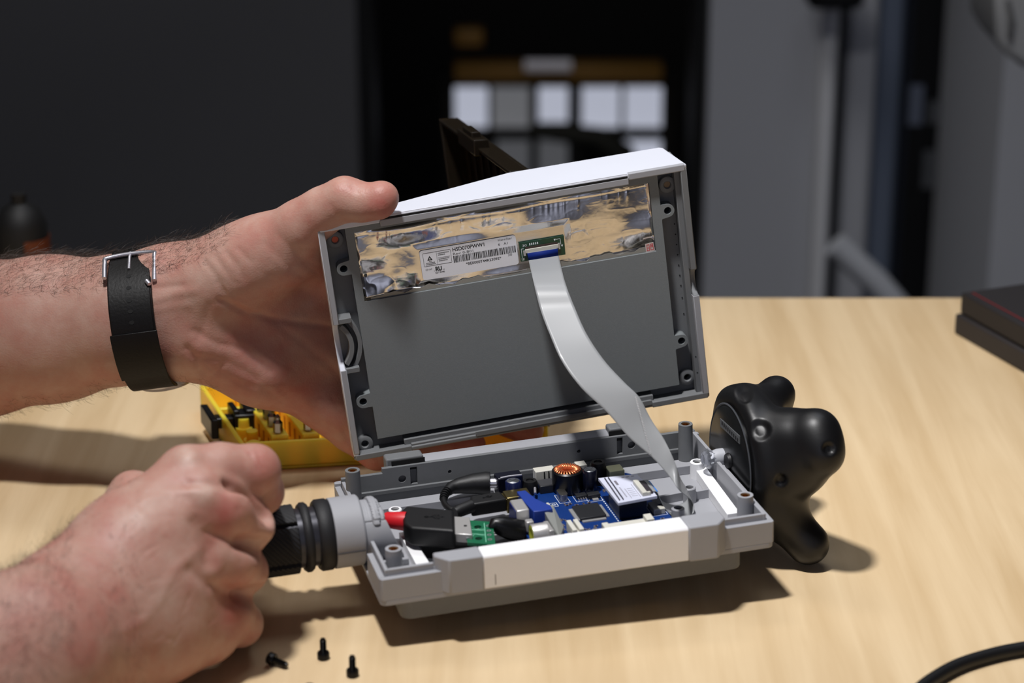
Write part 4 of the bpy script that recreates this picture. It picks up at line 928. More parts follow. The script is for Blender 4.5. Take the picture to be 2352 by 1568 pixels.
def skin_mat(name, base, red, pale):
    m = bpy.data.materials.new(name); m.use_nodes = True; nt = m.node_tree; b = nt.nodes['Principled BSDF']; L = nt.links.new
    at = nt.nodes.new('ShaderNodeAttribute'); at.attribute_name = 'redness'; tc = nt.nodes.new('ShaderNodeTexCoord')
    n = nt.nodes.new('ShaderNodeTexNoise'); n.inputs['Scale'].default_value = 70; n.inputs['Detail'].default_value = 6; n.inputs['Roughness'].default_value = .6
    mr = nt.nodes.new('ShaderNodeMapRange'); mr.inputs[1].default_value = .3; mr.inputs[2].default_value = .7; mr.inputs[3].default_value = -.35; mr.inputs[4].default_value = .45
    ad = nt.nodes.new('ShaderNodeMath'); ad.operation = 'ADD'
    r1 = nt.nodes.new('ShaderNodeMapRange'); r1.inputs[1].default_value = -.6; r1.inputs[2].default_value = 1.0
    cr = nt.nodes.new('ShaderNodeValToRGB'); e = cr.color_ramp.elements; e[0].color = (*lin(pale), 1); e[0].position = 0; e[1].color = (*lin(red), 1); e[1].position = 1
    k = cr.color_ramp.elements.new(.4); k.color = (*lin(base), 1)
    L(tc.outputs['Object'], n.inputs['Vector']); L(n.outputs[0], mr.inputs[0]); L(mr.outputs[0], ad.inputs[0]); L(at.outputs['Fac'], ad.inputs[1]); L(ad.outputs[0], r1.inputs[0]); L(r1.outputs[0], cr.inputs[0]); L(cr.outputs[0], b.inputs['Base Color'])
    v = nt.nodes.new('ShaderNodeTexVoronoi'); v.inputs['Scale'].default_value = 1100; n2 = nt.nodes.new('ShaderNodeTexNoise'); n2.inputs['Scale'].default_value = 260; n2.inputs['Detail'].default_value = 5
    a2 = nt.nodes.new('ShaderNodeMath'); a2.operation = 'MULTIPLY_ADD'; a2.inputs[1].default_value = 2.0
    bp = nt.nodes.new('ShaderNodeBump'); bp.inputs['Strength'].default_value = .22; bp.inputs['Distance'].default_value = .0003
    L(tc.outputs['Object'], v.inputs['Vector']); L(tc.outputs['Object'], n2.inputs['Vector']); L(n2.outputs[0], a2.inputs[0]); L(v.outputs[0], a2.inputs[2]); L(a2.outputs[0], bp.inputs['Height']); L(bp.outputs[0], b.inputs['Normal'])
    b.inputs['Roughness'].default_value = .5; b.inputs['Subsurface Weight'].default_value = .25; b.inputs['Subsurface Radius'].default_value = (1, .35, .2); b.inputs['Subsurface Scale'].default_value = .003; b.inputs['Specular IOR Level'].default_value = .4
    return m
SKIN = skin_mat('skin', (176, 134, 120), (166, 96, 86), (186, 154, 140))
HAIRM = M('brown_hair', (52, 36, 26), .5)

def hairs(V, Q, pick, count, length, direction, parent, droop=0.3):
    N = normals(V, Q); idx = np.where(pick(V, N, project(V)))[0]
    if len(idx) == 0: return
    idx = RNG.choice(idx, count); mb = MB(); vs = []; fs = []
    for i in idx:
        p = V[i] + RNG.normal(0, .4, 3); n = N[i]; d = np.array(direction) + RNG.normal(0, .38, 3); L = length * RNG.uniform(.5, 1.25)
        w = np.cross(n, d); w /= np.linalg.norm(w) + 1e-9; w *= .065; b = len(vs)
        for k in range(4):
            t = k / 3; q = p - n * .3 + L * t * (n * (.75 - .55 * t) + d * (.35 + .5 * t)); s_ = 1 - .8 * t
            vs += [q + w * s_, q - w * s_, q + n * .05]
        for k in range(3):
            a = b + 3 * k
            fs += [(a, a + 1, a + 4, a + 3), (a + 1, a + 2, a + 5, a + 4), (a + 2, a, a + 3, a + 5)]
    mb.v = [tuple(p) for p in vs]; mb.f = fs
    return mb.build('arm_hair', HAIRM, parent, kind='stuff')

pe = thing('person', 'person reaching in from the left, one hand holding the lid, other fist on the grip', 'person', F_W)
# ---- left arm: palm to the viewer, thumb on the lid's top edge, fingers behind the lid
def P4(u, v, y, r): return (*pt(u, v, y), r)
A = SDF((-345, 1030, -520), (40, 1185, -270), 1.15)
ys = 1098
A.chain([P4(-230, 800, ys + 30, 45), P4(-60, 778, ys + 22, 40), P4(120, 755, ys + 12, 36.4), P4(290, 733, ys, 31.5), P4(400, 715, ys - 2, 29.5)], 10, .86)
A.chain([P4(390, 716, 1094, 27), P4(480, 716, 1094, 25)], 14, .8)
# metacarpal mass
A.chain([P4(400, 655, 1094, 18), P4(560, 610, 1098, 17), P4(760, 600, 1106, 13)], 14)
A.chain([P4(420, 690, 1094, 19), P4(600, 690, 1100, 17), P4(800, 700, 1107, 13)], 14)
A.chain([P4(425, 745, 1094, 19), P4(620, 780, 1100, 17), P4(800, 810, 1107, 13)], 14)
A.chain([P4(435, 775, 1094, 18), P4(600, 845, 1098, 16.5), P4(770, 930, 1104, 13), P4(815, 985, 1104, 12)], 14)
# heel pads
A.cone(pt(480, 775, 1084), pt(590, 850, 1088), 15, 13, 12)
A.cone(pt(500, 645, 1082), pt(640, 580, 1078), 17, 17, 14)
A.cone(pt(560, 600, 1084), pt(700, 560, 1084), 16, 12, 12)
# thumb
A.chain([P4(470, 655, 1090, 18), P4(600, 575, 1082, 15.5), P4(695, 517, 1072, 11.8), P4(745, 482, 1068, 10.2), P4(793, 456, 1064, 9.0), P4(835, 466, 1061, 7.6), P4(872, 459, 1059, 8.1)], 7)
A.cone(pt(790, 447, 1064), pt(800, 452, 1064), 6.5, 6.5, 5)
A.cone(pt(880, 452, 1059), pt(872, 468, 1058), 7.4, 7.0, 3)
# web between thumb and palm
A.cone(pt(700, 540, 1086), pt(770, 620, 1096), 9, 10, 12)
A.cone(pt(730, 530, 1084), pt(790, 560, 1094), 7, 8, 8)
# fingers behind the lid
def lbk(x_l, y_l, extra):          # a point behind the lid's back panel, in lid units
    z = (-12.5 if x_l < 30 else (-12.5 - 20.5 * (x_l - 30) / 62 if x_l < 92 else -33)) - extra
    return l2w((x_l, y_l, z))
def ch(pts, k=4): A.chain([(*p[0], p[1]) for p in pts], k)
ch([((pt(760, 600, 1106)), 13), (lbk(40, 88, 13), 10.5), (lbk(70, 82, 11), 9.5), (lbk(92, 74, 10), 8.6), (lbk(110, 70, 9), 7.8)])
ch([((pt(800, 700, 1107)), 13), (lbk(45, 60, 13), 10.5), (lbk(76, 50, 11), 9.6), (lbk(100, 44, 10), 8.8), (lbk(118, 40, 9), 8)])
ch([((pt(800, 810, 1107)), 13), (pt(905, 870, 1110), 10.4), (pt(1020, 915, 1120), 9.5), (pt(1120, 948, 1124), 8.8), (pt(1214, 986, 1122), 8.2)])
ch([((pt(815, 985, 1104)), 12), (pt(868, 1030, 1100), 10.6), (pt(950, 1040, 1104), 9), (pt(1035, 1022, 1108), 8.6), (pt(1080, 1022, 1108), 8.2)])
V, Q = A.mesh()
creases = [([(505, 690), (560, 716), (640, 735), (700, 742), (770, 752)], 7, -1.3), ([(500, 650), (520, 690), (560, 716)], 7, -.9),
           ([(640, 735), (700, 700), (745, 650), (770, 600)], 9, -1.0), ([(600, 720), (700, 790), (790, 870)], 9, -.6), ([(430, 800), (452, 830), (462, 856)], 8, -1.6),
           ([(445, 760), (500, 790), (560, 800), (620, 850)], 8, -1.0), ([(452, 820), (520, 830), (590, 870)], 8, -.8), ([(480, 700), (470, 740), (455, 780)], 9, -.9),
           ([(470, 600), (500, 640), (515, 670)], 6, -.7), ([(495, 590), (520, 625), (535, 650)], 6, -.6), ([(520, 580), (545, 610), (560, 640)], 6, -.6), ([(548, 572), (575, 600)], 6, -.5),
           ([(610, 560), (660, 610), (700, 640)], 8, -.5), ([(640, 540), (690, 590), (725, 620)], 8, -.5),
           ([(352, 690), (400, 676), (445, 668)], 9, .9), ([(352, 712), (400, 702), (430, 700)], 9, .6), ([(355, 660), (420, 655)], 6, -.6), ([(540, 880), (600, 890), (660, 930)], 8, -.6), ([(650, 900), (720, 960), (790, 1010)], 8, -.5),
           ([(760, 470), (775, 500)], 5, -.5), ([(808, 428), (820, 440)], 5, -.5), ([(790, 990), (815, 1030), (800, 1050)], 7, -1.2), ([(480, 870), (510, 840)], 6, -.8)]
for k in range(60):
    u = RNG.uniform(470, 790); v = RNG.uniform(560, 1000); a = RNG.uniform(-.5, 1.2); L = RNG.uniform(15, 50); creases.append(([(u, v), (u + L * math.cos(a), v + L * math.sin(a))], 4, -RNG.uniform(.1, .35)))
creases = [(a_, w_ * 1.15, h_ * .62) for a_, w_, h_ in creases]
V = sculpt(V, Q, creases)
la = skin_obj('left_arm', V, Q, [(875, 470, 45, .9), (800, 430, 25, .3), (700, 650, 90, .35), (560, 850, 80, .35), (700, 950, 100, .55), (830, 1060, 60, .9), (1060, 1020, 90, .9), (1200, 990, 80, .9), (600, 740, 60, .35), (520, 620, 60, -.3), (450, 700, 60, -.25), (200, 700, 120, -.2), (620, 600, 60, -.2)], SKIN, pe)
V1, Q1 = V, Q
hairs(V, Q, lambda V, N, c: (c[:, 0] < 520) & (N[:, 2] > .62) & (c[:, 0] > -30), 3200, 8.0, (.75, .1, .1), la)
hairs(V, Q, lambda V, N, c: (c[:, 0] < 500) & (N[:, 2] < -.6) & (c[:, 0] > -30), 900, 5.0, (.8, -.1, -.1), la)
# thumb nail
# ---- right arm: fist round the grip, back of the hand to the viewer
B = SDF((-330, 715, -520), (-85, 1010, -365), 1.1)
B.chain([P4(-260, 1680, 770, 39), P4(-80, 1590, 800, 38), P4(60, 1505, 820, 33.5), P4(160, 1430, 845, 28)], 10, .9)
# back of hand
B.chain([P4(150, 1400, 855, 24.5), P4(290, 1250, 885, 20), P4(430, 1092, 908, 12.5)], 12)
B.chain([P4(160, 1420, 853, 24.5), P4(310, 1290, 878, 21), P4(465, 1155, 896, 13.5)], 12)
B.chain([P4(180, 1450, 850, 24), P4(340, 1370, 872, 20.5), P4(495, 1275, 893, 13)], 12)
B.chain([P4(200, 1490, 848, 24), P4(360, 1450, 872, 20), P4(490, 1400, 895, 12.5)], 12)
B.cone(pt(330, 1440, 880), pt(470, 1445, 890), 20, 15, 12)
B.cone(pt(240, 1290, 905), pt(330, 1180, 915), 20, 14, 10)
# thumb wrapping behind
B.chain([P4(230, 1280, 908, 17), P4(306, 1138, 925, 10), P4(400, 1140, 955, 10), P4(500, 1160, 972, 9), P4(560, 1200, 976, 8)], 5)
# fingers: proximal, then round the far side of the grip
B.chain([P4(430, 1090, 908, 12.3), P4(505, 1078, 912, 11), P4(585, 1079, 918, 10.6), P4(600, 1130, 930, 9.4), P4(585, 1160, 958, 9), P4(555, 1200, 972, 8)], 4)
B.chain([P4(462, 1150, 896, 13.5), P4(520, 1168, 896, 11.5), P4(573, 1204, 904, 10.3), P4(566, 1222, 925, 9.4), P4(545, 1250, 958, 8.5)], 4)
B.chain([P4(495, 1270, 893, 13), P4(530, 1285, 894, 11.3), P4(559, 1312, 904, 10.0), P4(552, 1318, 925, 9.2), P4(530, 1300, 958, 8.5)], 4)
B.chain([P4(485, 1390, 895, 12.5), P4(520, 1405, 896, 11), P4(550, 1432, 905, 9.6), P4(540, 1430, 925, 8.8), P4(520, 1380, 955, 8)], 4)
B.cone(pt(528, 1116, 895), pt(612, 1180, 903), 3.2, 5.0, 4, sub=True)
B.cone(pt(548, 1247, 888), pt(606, 1260, 895), 2.0, 4.6, 4, sub=True)
B.cone(pt(540, 1364, 889), pt(600, 1370, 897), 2.0, 4.8, 4, sub=True)
V, Q = B.mesh()
st2 = [([(340, 1120), (420, 1060), (440, 1050)], 20, .6), ([(430, 1050), (440, 1052)], 22, .8), ([(462, 1135), (475, 1140)], 22, .9), ([(520, 1275), (528, 1282)], 20, .6), ([(520, 1400), (530, 1405)], 20, .6),
       ([(330, 1150), (390, 1130), (440, 1128)], 11, .5), ([(310, 1170), (345, 1200), (370, 1225)], 11, .35), ([(290, 1445), (330, 1425), (370, 1370), (400, 1310), (450, 1265)], 12, .45),
       ([(450, 1200), (480, 1250), (480, 1290)], 18, -1.6), ([(430, 1110), (490, 1110), (520, 1120)], 12, -1.0), ([(440, 1310), (480, 1340), (540, 1362)], 16, -1.3), ([(480, 1220), (540, 1250)], 10, -.9),
       ([(545, 1170), (560, 1210)], 4, -.4), ([(555, 1166), (572, 1200)], 4, -.3), ([(575, 1040), (590, 1080)], 4, -.35), ([(590, 1035), (605, 1075)], 4, -.3), ([(550, 1290), (560, 1330)], 4, -.3)]
for k in range(80):
    u = RNG.uniform(150, 560); v = RNG.uniform(1080, 1500); a = RNG.uniform(-1.2, 0.2); L = RNG.uniform(12, 40); st2.append(([(u, v), (u + L * math.cos(a), v + L * math.sin(a))], 4, -RNG.uniform(.06, .22)))
V = sculpt(V, Q, st2)
ra = skin_obj('right_arm', V, Q, [(440, 1060, 50, .25), (510, 1200, 45, .6), (520, 1160, 40, .35), (540, 1330, 40, .5), (530, 1420, 45, .7), (600, 1070, 45, .6), (470, 1130, 22, -.7), (430, 1040, 20, -.7), (350, 1170, 60, -.2), (370, 1370, 50, -.5), (200, 1400, 150, .25)], SKIN, pe)
hairs(V, Q, lambda V, N, c: (c[:, 0] < 330) & (c[:, 0] > -30) & (N[:, 1] < .5), 2600, 4.5, (-.1, -.1, -.75), ra)
hairs(V, Q, lambda V, N, c: (c[:, 0] < 170) & (c[:, 0] > -30) & (N[:, 2] > .4), 900, 7.5, (.2, .0, .3), ra)

# thumb nail and a wet-bright nail plate
nl = MB(); nvs = []
tc_ = pt(872, 459, 1059); nd = np.array([-.12, .30, .94]); nd /= np.linalg.norm(nd); nu = np.array([1, 0, .13]); nu -= nd * (nu @ nd); nu /= np.linalg.norm(nu); nw = np.cross(nd, nu)
for i in range(9):
    for j in range(9):
        a = rad(-52 + 84 * i / 8); b = rad(-46 + 92 * j / 8); d_ = nd * math.cos(a) * math.cos(b) + nu * math.sin(a) * math.cos(b) + nw * math.sin(b)
        nvs.append(tc_ + d_ * 8.35)
nl.add(nvs, [(i * 9 + j, (i + 1) * 9 + j, (i + 1) * 9 + j + 1, i * 9 + j + 1) for i in range(8) for j in range(8)])
solid(nl.build('thumb_nail', M('nail', (222, 170, 152), .25), la, smooth=80), .5)

# ------------------------------------------------------------------ wristwatch (strap seen from its buckle side)
ww = thing('wristwatch', 'black leather watch strap with a silver buckle round the upper wrist', 'watch', F_W)
def strap_ring(u_t, u_b, w, off, t0, t1, n=60, thick=1.6):
    # centre line of the wrist between photo columns; ellipse follows the forearm section
    ct = pt(u_t, 588, ys); cbm = pt(u_b, 870, ys); c = (ct + cbm) / 2; up = (ct - cbm) / 2
    R1 = np.linalg.norm(up); ax = np.cross(up / R1, np.array([0, 1.0, 0])); ax /= np.linalg.norm(ax)
    if ax[0] < 0: ax = -ax
    upn = up / R1; r_d = R1 * 1.03; vs = []; fs = []
    for i in range(n + 1):
        a = t0 + (t1 - t0) * i / n
        for s1, s2 in ((-w / 2, 0), (w / 2, 0), (w / 2, thick), (-w / 2, thick)):
            rr = off + s2
            vs.append(c + upn * (R1 + rr) * math.cos(a) + np.array([0, -1.0, 0]) * (r_d + rr) * math.sin(a) + ax * s1)
    for i in range(n):
        for k in range(4): fs.append((4 * i + k, 4 * i + (k + 1) % 4, 4 * i + 4 + (k + 1) % 4, 4 * i + 4 + k))
    fs += [(3, 2, 1, 0), (4 * n, 4 * n + 1, 4 * n + 2, 4 * n + 3)]
    return MB().add(vs, fs), c, upn, ax, R1, r_d
PI = math.pi
mb_, wc_, wup, wax, wR, wr = strap_ring(308, 366, 22.0, 1.0, 0, 2 * PI, 90)
mb_.build('strap', STRAPM, ww, smooth=40, bevel=.35)
strap_ring(308, 366, 21.0, 1.9, .1, 1.75, 40, 1.5)[0].build('strap_tail', STRAPM, ww, smooth=40, bevel=.4)
strap_ring(308, 366, 23.4, 3.3, 1.42, 2.15, 16, 1.0)[0].build('keeper_loop', STRAPM, ww, smooth=40, bevel=.3)
def wp(a, s, off): return wc_ + wup * (wR + off) * math.cos(a) + np.array([0, -1.0, 0]) * (wr + off) * math.sin(a) + wax * s
hm = MB()
for a in (.62, .80, .98, 1.13, 1.28):
    cc = wp(a, 0, 3.45); tn = wp(a + .02, 0, 3.45) - cc; tn /= np.linalg.norm(tn); nn = np.cross(tn, wax)
    if nn[1] > 0: nn = -nn
    ringp = [cc + wax * 1.3 * math.cos(q) + tn * 1.0 * math.sin(q) for q in np.linspace(0, 2 * PI, 13)[:-1]]
    hm.add([p + nn * .12 for p in ringp] + [p - nn * .5 for p in ringp], [tuple(range(12))] + [(i, (i + 1) % 12, 12 + (i + 1) % 12, 12 + i) for i in range(12)])
hm.build('strap_holes', HOLE, ww)
bkp = [wp(.22, -11, 3), wp(.22, 11, 3), wp(.62, 11.5, 3.8), wp(.66, 10, 3.8)]
MB().tube(smooth_path([wp(.60, -12.2, 3.4), wp(.34, -12.4, 4.2), wp(.24, -11.5, 4.4), wp(.21, 0, 4.6), wp(.24, 11.5, 4.4), wp(.34, 12.6, 4.2), wp(.74, 12.8, 3.4)], 6), 1.15, 12).build('buckle', STEEL, ww, smooth=60)
MB().tube([wp(.17, 0, 4.6), wp(.3, 0, 4.4), wp(.5, 0, 3.6)], .8, 10).build('buckle_pin', STEEL, ww, smooth=60)
MB().tube([wp(.74, 9.0, 4.0), wp(.80, 10.5, 4.2)], 1.2, 10).build('buckle_pin', STEEL, ww, smooth=60)
cz = wp(PI + .05, 2, 2)
wcse = MB(); e1 = wax; e3 = -wup; e2 = np.cross(e3, e1)
vs = []; 
prof_w = [(0, 8.5), (14.5, 8.5), (16.5, 6.5), (16.8, 2), (15.5, 0), (0, 0)]
rows_n = 40
M_w = Matrix([[e1[i], e2[i], e3[i], (wp(PI + .1, 3, -5.6)[i] + (LIFT if i == 2 else 0)) / 1000] for i in range(3)] + [[0, 0, 0, 1]])
MB().lathe((0, 0), prof_w[::-1], 48).build('watch_case', STEEL, ww, smooth=35, matrix=M_w)
for s1 in (-1, 1): pass
MB().lathe((0, 0), [(0, 8.52), (13.6, 8.52), (13.6, 8.7), (0, 8.7)], 40).build('watch_glass', GLOSSD, ww, matrix=M_w)

# ------------------------------------------------------------------ black three-lobed tracker
tk = thing('motion_tracker', 'glossy black three-lobed tracker screwed to the right end of the tray', 'tracker', F_W)
K = SDF((60, 940, -500), (210, 1110, -355), .95)
ax0 = T_R[:, 0]; bk_ = T_R[:, 1]
C0 = t2w((183.5, 60, 0.5)); 
def kp(a, b, c): return C0 + ax0 * a + bk_ * b + np.array([0, 0, 1.0]) * c
# base drum
sl, (X, Y, Z) = K.win(kp(-60, -60, -60), kp(60, 60, 60) + 40)
sl = tuple(slice(0, m) for m in K.F.shape); g = [K.org[i] + K.h * np.arange(K.n[i], dtype=np.float32) for i in range(3)]; X, Y, Z = np.meshgrid(*g, indexing='ij', sparse=True)
ta = (X - C0[0]) * ax0[0] + (Y - C0[1]) * ax0[1] + (Z - C0[2]) * ax0[2]
rr = np.sqrt(np.maximum((X - C0[0]) ** 2 + (Y - C0[1]) ** 2 + (Z - C0[2]) ** 2 - ta ** 2, 0))
R0 = 35.5 - 3.0 * np.clip((ta) / 20, 0, 1) ** 2
dr = rr - R0 + 6; da = np.abs(ta - 9) - 9 + 6
D = np.sqrt(np.clip(dr, 0, None) ** 2 + np.clip(da, 0, None) ** 2) + np.minimum(np.maximum(dr, da), 0) - 6
K.F = D.astype(np.float32)
tip1 = pt(1783, 908, 1056); tip2 = pt(1882, 1010, 994); tip3 = pt(1862, 1248, 1004)
K.chain([(*kp(16, 14, 15), 14), (*pt(1780, 908, 1056), 8.6)], 12); K.chain([(*pt(1785, 904, 1056), 7.9), (*pt(1782, 950, 1052), 8.0)], 5)
K.chain([(*kp(17, -6, 6), 16), (*pt(1876, 990, 998), 9.0)], 12)
K.chain([(*kp(17, -10, -10), 17), (*pt(1884, 1042, 992), 10.0)], 12); K.chain([(*pt(1822, 1005, 1004), 12), (*pt(1826, 1062, 1002), 13)], 10); K.chain([(*pt(1878, 988, 998), 8.6), (*pt(1890, 1042, 992), 8.4)], 6)
K.chain([(*kp(16, 2, -18), 13), (*pt(1778, 1165, 1004), 10.5), (*pt(1856, 1248, 1000), 10.2)], 9)
pc = -(ta + .4); Fk = K.F; hh = np.clip(3 - np.abs(Fk - pc), 0, None) / 3; K.F = (np.maximum(Fk, pc) + hh * hh * 3 * .25).astype(np.float32)
# hollow centre on the far side between the lobes
K.cone(kp(62, 8, 8), kp(34, 6, 4), 20, 10, 8, sub=True)
# sensor dimples
dim = [pt(1745, 985, 1000), pt(1712, 905, 1010), pt(1908, 1030, 985), pt(1793, 1103, 975)]
Vk, Qk = K.mesh(); Nk = normals(Vk, Qk)
ck_ = project(Vk)
fc_ = (Nk * (Vk / np.linalg.norm(Vk, axis=1, keepdims=True))).sum(1) < -.05
disp = np.zeros(len(Vk))
for u, v, r in ((1745, 987, 21), (1708, 905, 18), (1904, 1030, 13), (1793, 1103, 12)):
    dd = np.hypot(ck_[:, 0] - u, ck_[:, 1] - v); disp += np.where(fc_, -1.7 * np.clip((1.25 - dd / r) * 1.9, 0, 1), 0) * (dd < r * 1.25)
Vk = Vk + Nk * disp[:, None]
mk = bpy.data.meshes.new('tracker_body'); mk.from_pydata((Vk / 1000).tolist(), [], Qk.tolist()); mk.polygons.foreach_set('use_smooth', [True] * len(mk.polygons))
mk.materials.append(M('satin_black_plastic', (11, 11, 13), .42, bump=('noise', 1500, .04))); ok = bpy.data.objects.new('tracker_body', mk); COL.objects.link(ok); ok.parent = tk
# base disc facing the tray and its printed strip
Mt = Matrix([[bk_[i], [0, 0, 1.0][i], ax0[i], (kp(-.4, 0, 0)[i] + (LIFT if i == 2 else 0)) / 1000] for i in range(3)] + [[0, 0, 0, 1]])
MB().lathe((0, 0), [(0, -1.2), (26, -1.2), (27, -.4), (27, 1.5)], 56).build('base_disc', M('base_black', (16, 17, 18), .3), tk, smooth=40, matrix=Mt)
MB().lathe((0, 0), [(27, -.6), (27.6, -1.1), (28.2, -.6)], 56).build('disc_rim', M('rim_grey', (66, 68, 72), .4), tk, smooth=40, matrix=Mt)
MB().box(-14, 12, 14.0, 18, -1.6, -1.25, rot=-.06).build('printed_strip', M('dull_strip', (92, 94, 96), .5), tk, matrix=Mt)
ps = MB()
for k in range(9): ps.box(-12.4 + k * 2.6, -11.0 + k * 2.6, 15.1, 16.9, -1.72, -1.6)
ps.build('strip_print', INK, tk, matrix=Mt, kind='stuff')
MB().lathe((0, 0), [(0, -2.6), (3.4, -2.6), (4, -1.2)], 24).build('mount_screw', BLACKM, tk, matrix=Mt)

# ------------------------------------------------------------------ screwdriver bit case behind the hands
kc = thing('bit_case', 'open yellow plastic screwdriver bit case with a smoky clear lid', 'tool case', F_W)
zR = TABLE + 16
FLc = on(552, 1019, zR); BLc = on(458, 883, zR); sv = (BLc - FLc); sv[2] = 0
fv = np.array([math.cos(rad(8.5)), math.sin(rad(8.5)), 0]) * 163
def kq(s, t, z): p = FLc + fv * s + sv * t; return (p[0], p[1], TABLE + z)
def kbox(s0, s1, t0, t1, z0, z1):
    vs = [kq(s, t, z) for z in (z0, z1) for s, t in ((s0, t0), (s1, t0), (s1, t1), (s0, t1))]
    return vs, [(3, 2, 1, 0), (4, 5, 6, 7), (0, 1, 5, 4), (1, 2, 6, 5), (2, 3, 7, 6), (3, 0, 4, 7)]
tb = MB()
for a in ((0, 1, 0, 1, 0, 2), (0, .016, 0, 1, 2, 16), (.984, 1, 0, 1, 2, 16), (.016, .984, 0, .03, 2, 16), (.016, .984, .97, 1, 2, 16)): tb.add(*kbox(*a))
tb.build('case_tray', YELL, kc, bevel=.8)
for a in ((.105, .16, .035, .95, 2, 18.5), (.205, .26, .035, .95, 2, 18.5), (.32, .375, .035, .95, 2, 18.5), (.44, .495, .035, .95, 2, 18.5), (.60, .655, .035, .95, 2, 18.5)):
    MB().add(*kbox(*a)).build('bit_holder', YELL, kc, bevel=.6)
    nt_ = MB()
    for k in range(8):
        t = .09 + k * .11; nt_.add(*kbox(a[0] - .002, a[0] + .001, t, t + .02, 7, 15))
    nt_.build('holder_slots', M('amber_slot', (190, 120, 10), .5), kc, kind='stuff')
for s_, t, h_ in ((.072, .25, 9), (.055, .10, 8), (.070, .43, 10)):
    c = kq(s_, t, 0); MB().lathe((c[0], c[1]), [(4.6, TABLE + 2), (4.6, TABLE + h_), (3.2, TABLE + h_), (3.0, TABLE + h_ + 5), (0, TABLE + h_ + 5)], 24).build('peg', YELL, kc, smooth=40)
MB().add(*kbox(.0, .1, .60, .63, 2, 15)).build('divider', YELL, kc, bevel=.5)
# black latch through the left wall
lt = MB(); lt.add(*kbox(-.045, -.02, .36, .64, 6, 17)); lt.add(*kbox(-.03, .04, .44, .52, 9, 15)); lt.add(*kbox(.04, .115, .42, .54, 6, 17)); lt.add(*kbox(.08, .115, .44, .60, 12, 19)); lt.add(*kbox(.04, .06, .44, .60, 12, 19))
lt.build('latch', BLACK, kc, bevel=.7)
# smoky lid standing at the right end
l0, l1 = kq(1.0, .02, 15), kq(1.0, .98, 15)
b_t = pt(1045, 270, 1233); f_t = np.array([b_t[0] + 39, b_t[1] - 104, b_t[2] - .5])
def lidp(s, t, d): # s front..back, t up
    lo = np.array(l0) * (1 - s) + np.array(l1) * s; hi = f_t * (1 - s) + b_t * s; return lo * (1 - t) + hi * t + np.array([1, .3, 0]) * d
sl_ = MB()
def slab(s0, s1, t0, t1, d0, d1, m=sl_):
    vs = [lidp(s, t, d) for d in (d0, d1) for s, t in ((s0, t0), (s1, t0), (s1, t1), (s0, t1))]; m.add(vs, [(3, 2, 1, 0), (4, 5, 6, 7), (0, 1, 5, 4), (1, 2, 6, 5), (2, 3, 7, 6), (3, 0, 4, 7)])
slab(0, 1, 0, 1, 0, 1.6); slab(0, 1, .985, 1, -9, 0); slab(0, .02, 0, .985, -9, 0); slab(.98, 1, 0, .985, -9, 0)
sl_.build('smoky_lid', SMOKE, kc, bevel=.5)
rl = MB()
for k in range(9):
    s_ = .08 + k * .105; slab(s_, s_ + .018, .02, .97, -1.6, 0, rl)
rl.build('lid_ribs', SMOKE, kc, kind='stuff')
lt2 = MB(); slab(.42, .66, .97, 1.03, -11, -3, lt2); slab(.47, .6, 1.0, 1.05, -10, -5, lt2)
lt2.build('lid_catch', SMOKE, kc, bevel=.6)
# bits standing in the holders: each a thing
BITM = M('bit_steel', (150, 150, 156), .25, 1.0)
def bit(s_, t, lab_, kind=0):
    c = kq(s_, t, 17.5); b = thing('screwdriver_bit', lab_, 'screwdriver bit', F_W @ Matrix.Translation(Vector(c) / 1000), 'bits standing in the yellow case')
    MB().lathe((0, 0), [(0, 0), (2.6, 0), (2.6, 6.5), (1.5, 8), (1.4, 8.5)], 6).build('shank', BITM, b, smooth=0)
    MB().lathe((0, 0), [(1.5, 8.5), (1.5, 9.5), (.5, 11), (0, 11)], 4 if kind else 12).build('tip', BITM, b, smooth=30 if not kind else 0)
bit(.133, .08, 'steel bit nearest the viewer in the left yellow holder', 0)
bit(.13, .19, 'steel bit second from the front in the left yellow holder', 1)
bit(.133, .31, 'steel bit third from the front in the left yellow holder', 0)
bit(.232, .09, 'low steel bit at the front of the middle yellow holder', 1)
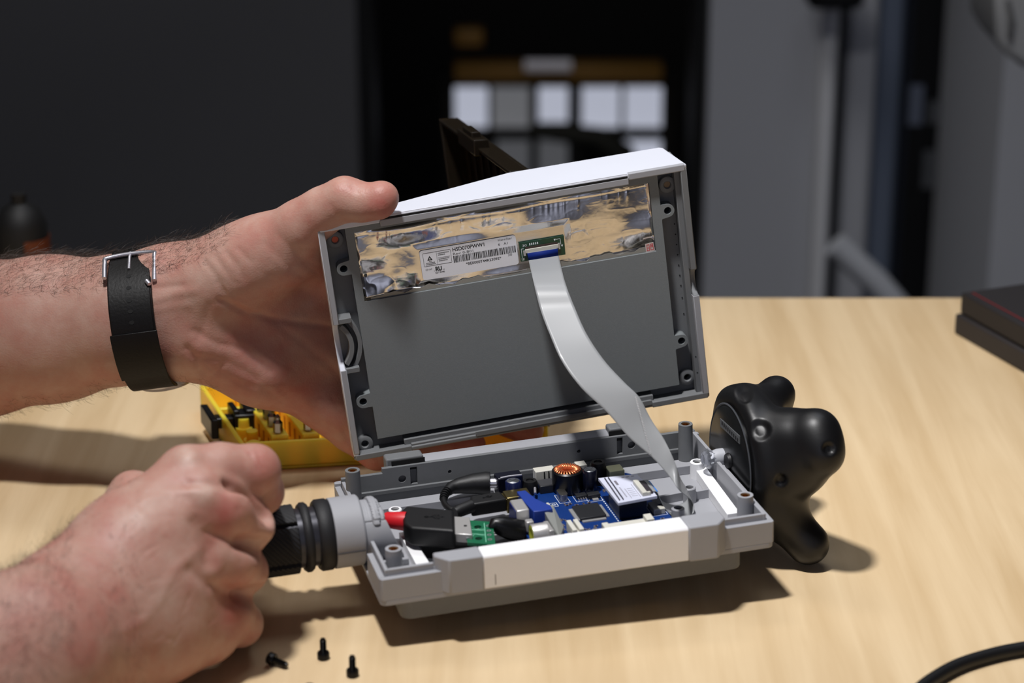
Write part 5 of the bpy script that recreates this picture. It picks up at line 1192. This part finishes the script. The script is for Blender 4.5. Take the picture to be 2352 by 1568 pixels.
bit(.13, .43, 'steel bit half hidden by the palm at the rear of the left holder', 1)
bp_ = thing('bit_adapter', 'small black bit adapter behind the latch in the yellow case', 'adapter', F_W @ Matrix.Translation(Vector(kq(.132, .68, 18.5)) / 1000))
MB().lathe((0, 0), [(0, 0), (4.6, 0), (4.6, 8), (3.2, 9), (0, 9)], 20).build('body', BLACK, bp_, smooth=40)
MB().lathe((0, 0), [(0, 9), (2.4, 9.02), (2.4, 10), (0, 10.4)], 16).build('cap', STEEL, bp_, smooth=40)

# ------------------------------------------------------------------ black cap screws on the desk
def screw(lab_, M_):
    s0 = thing('cap_screw', lab_, 'screw', M_, 'black cap screws on the desk')
    MB().lathe((0, 0), [(1.1, 1.2), (1.3, 0), (2.4, 0), (2.75, .35), (2.75, 2.9), (2.5, 3.3), (0, 3.3)], 24).build('head', SCREWM, s0, smooth=40)
    MB().lathe((0, 0), [(0, 1.2), (1.2, 1.2), (1.2, .02)], 6).build('hex_socket', HOLE, s0, smooth=0)
    pr = [(1.25, 3.2)]; z = 3.4
    while z < 9.4: pr += [(1.5, z), (1.22, z + .25)]; z += .5
    pr += [(1.1, 9.8), (0, 9.8)]
    MB().lathe((0, 0), pr, 18).build('threaded_shank', SCREWM, s0, smooth=30)
    return s0
def stand(u, v, lab_): screw(lab_, F_W @ Matrix.Translation(Vector(on(u, v)) / 1000))
stand(743, 1512, 'black cap screw standing on its head, left one of the two upright screws')
stand(810, 1552, 'black cap screw standing on its head, rightmost on the desk')
c = on(632, 1516, TABLE + 2.75)
screw('black cap screw lying on its side nearest the fist', F_W @ Matrix.Translation(Vector(c) / 1000) @ Matrix.Rotation(rad(-28), 4, 'Z') @ Matrix.Rotation(rad(99), 4, 'Y') @ Matrix.Translation((0, 0, -.0035)))
c = on(712, 1578, TABLE + 2.75)
screw('black cap screw cut by the bottom edge with only its round head showing', F_W @ Matrix.Translation(Vector(c) / 1000) @ Matrix.Rotation(rad(-90), 4, 'Z') @ Matrix.Rotation(rad(99), 4, 'Y'))
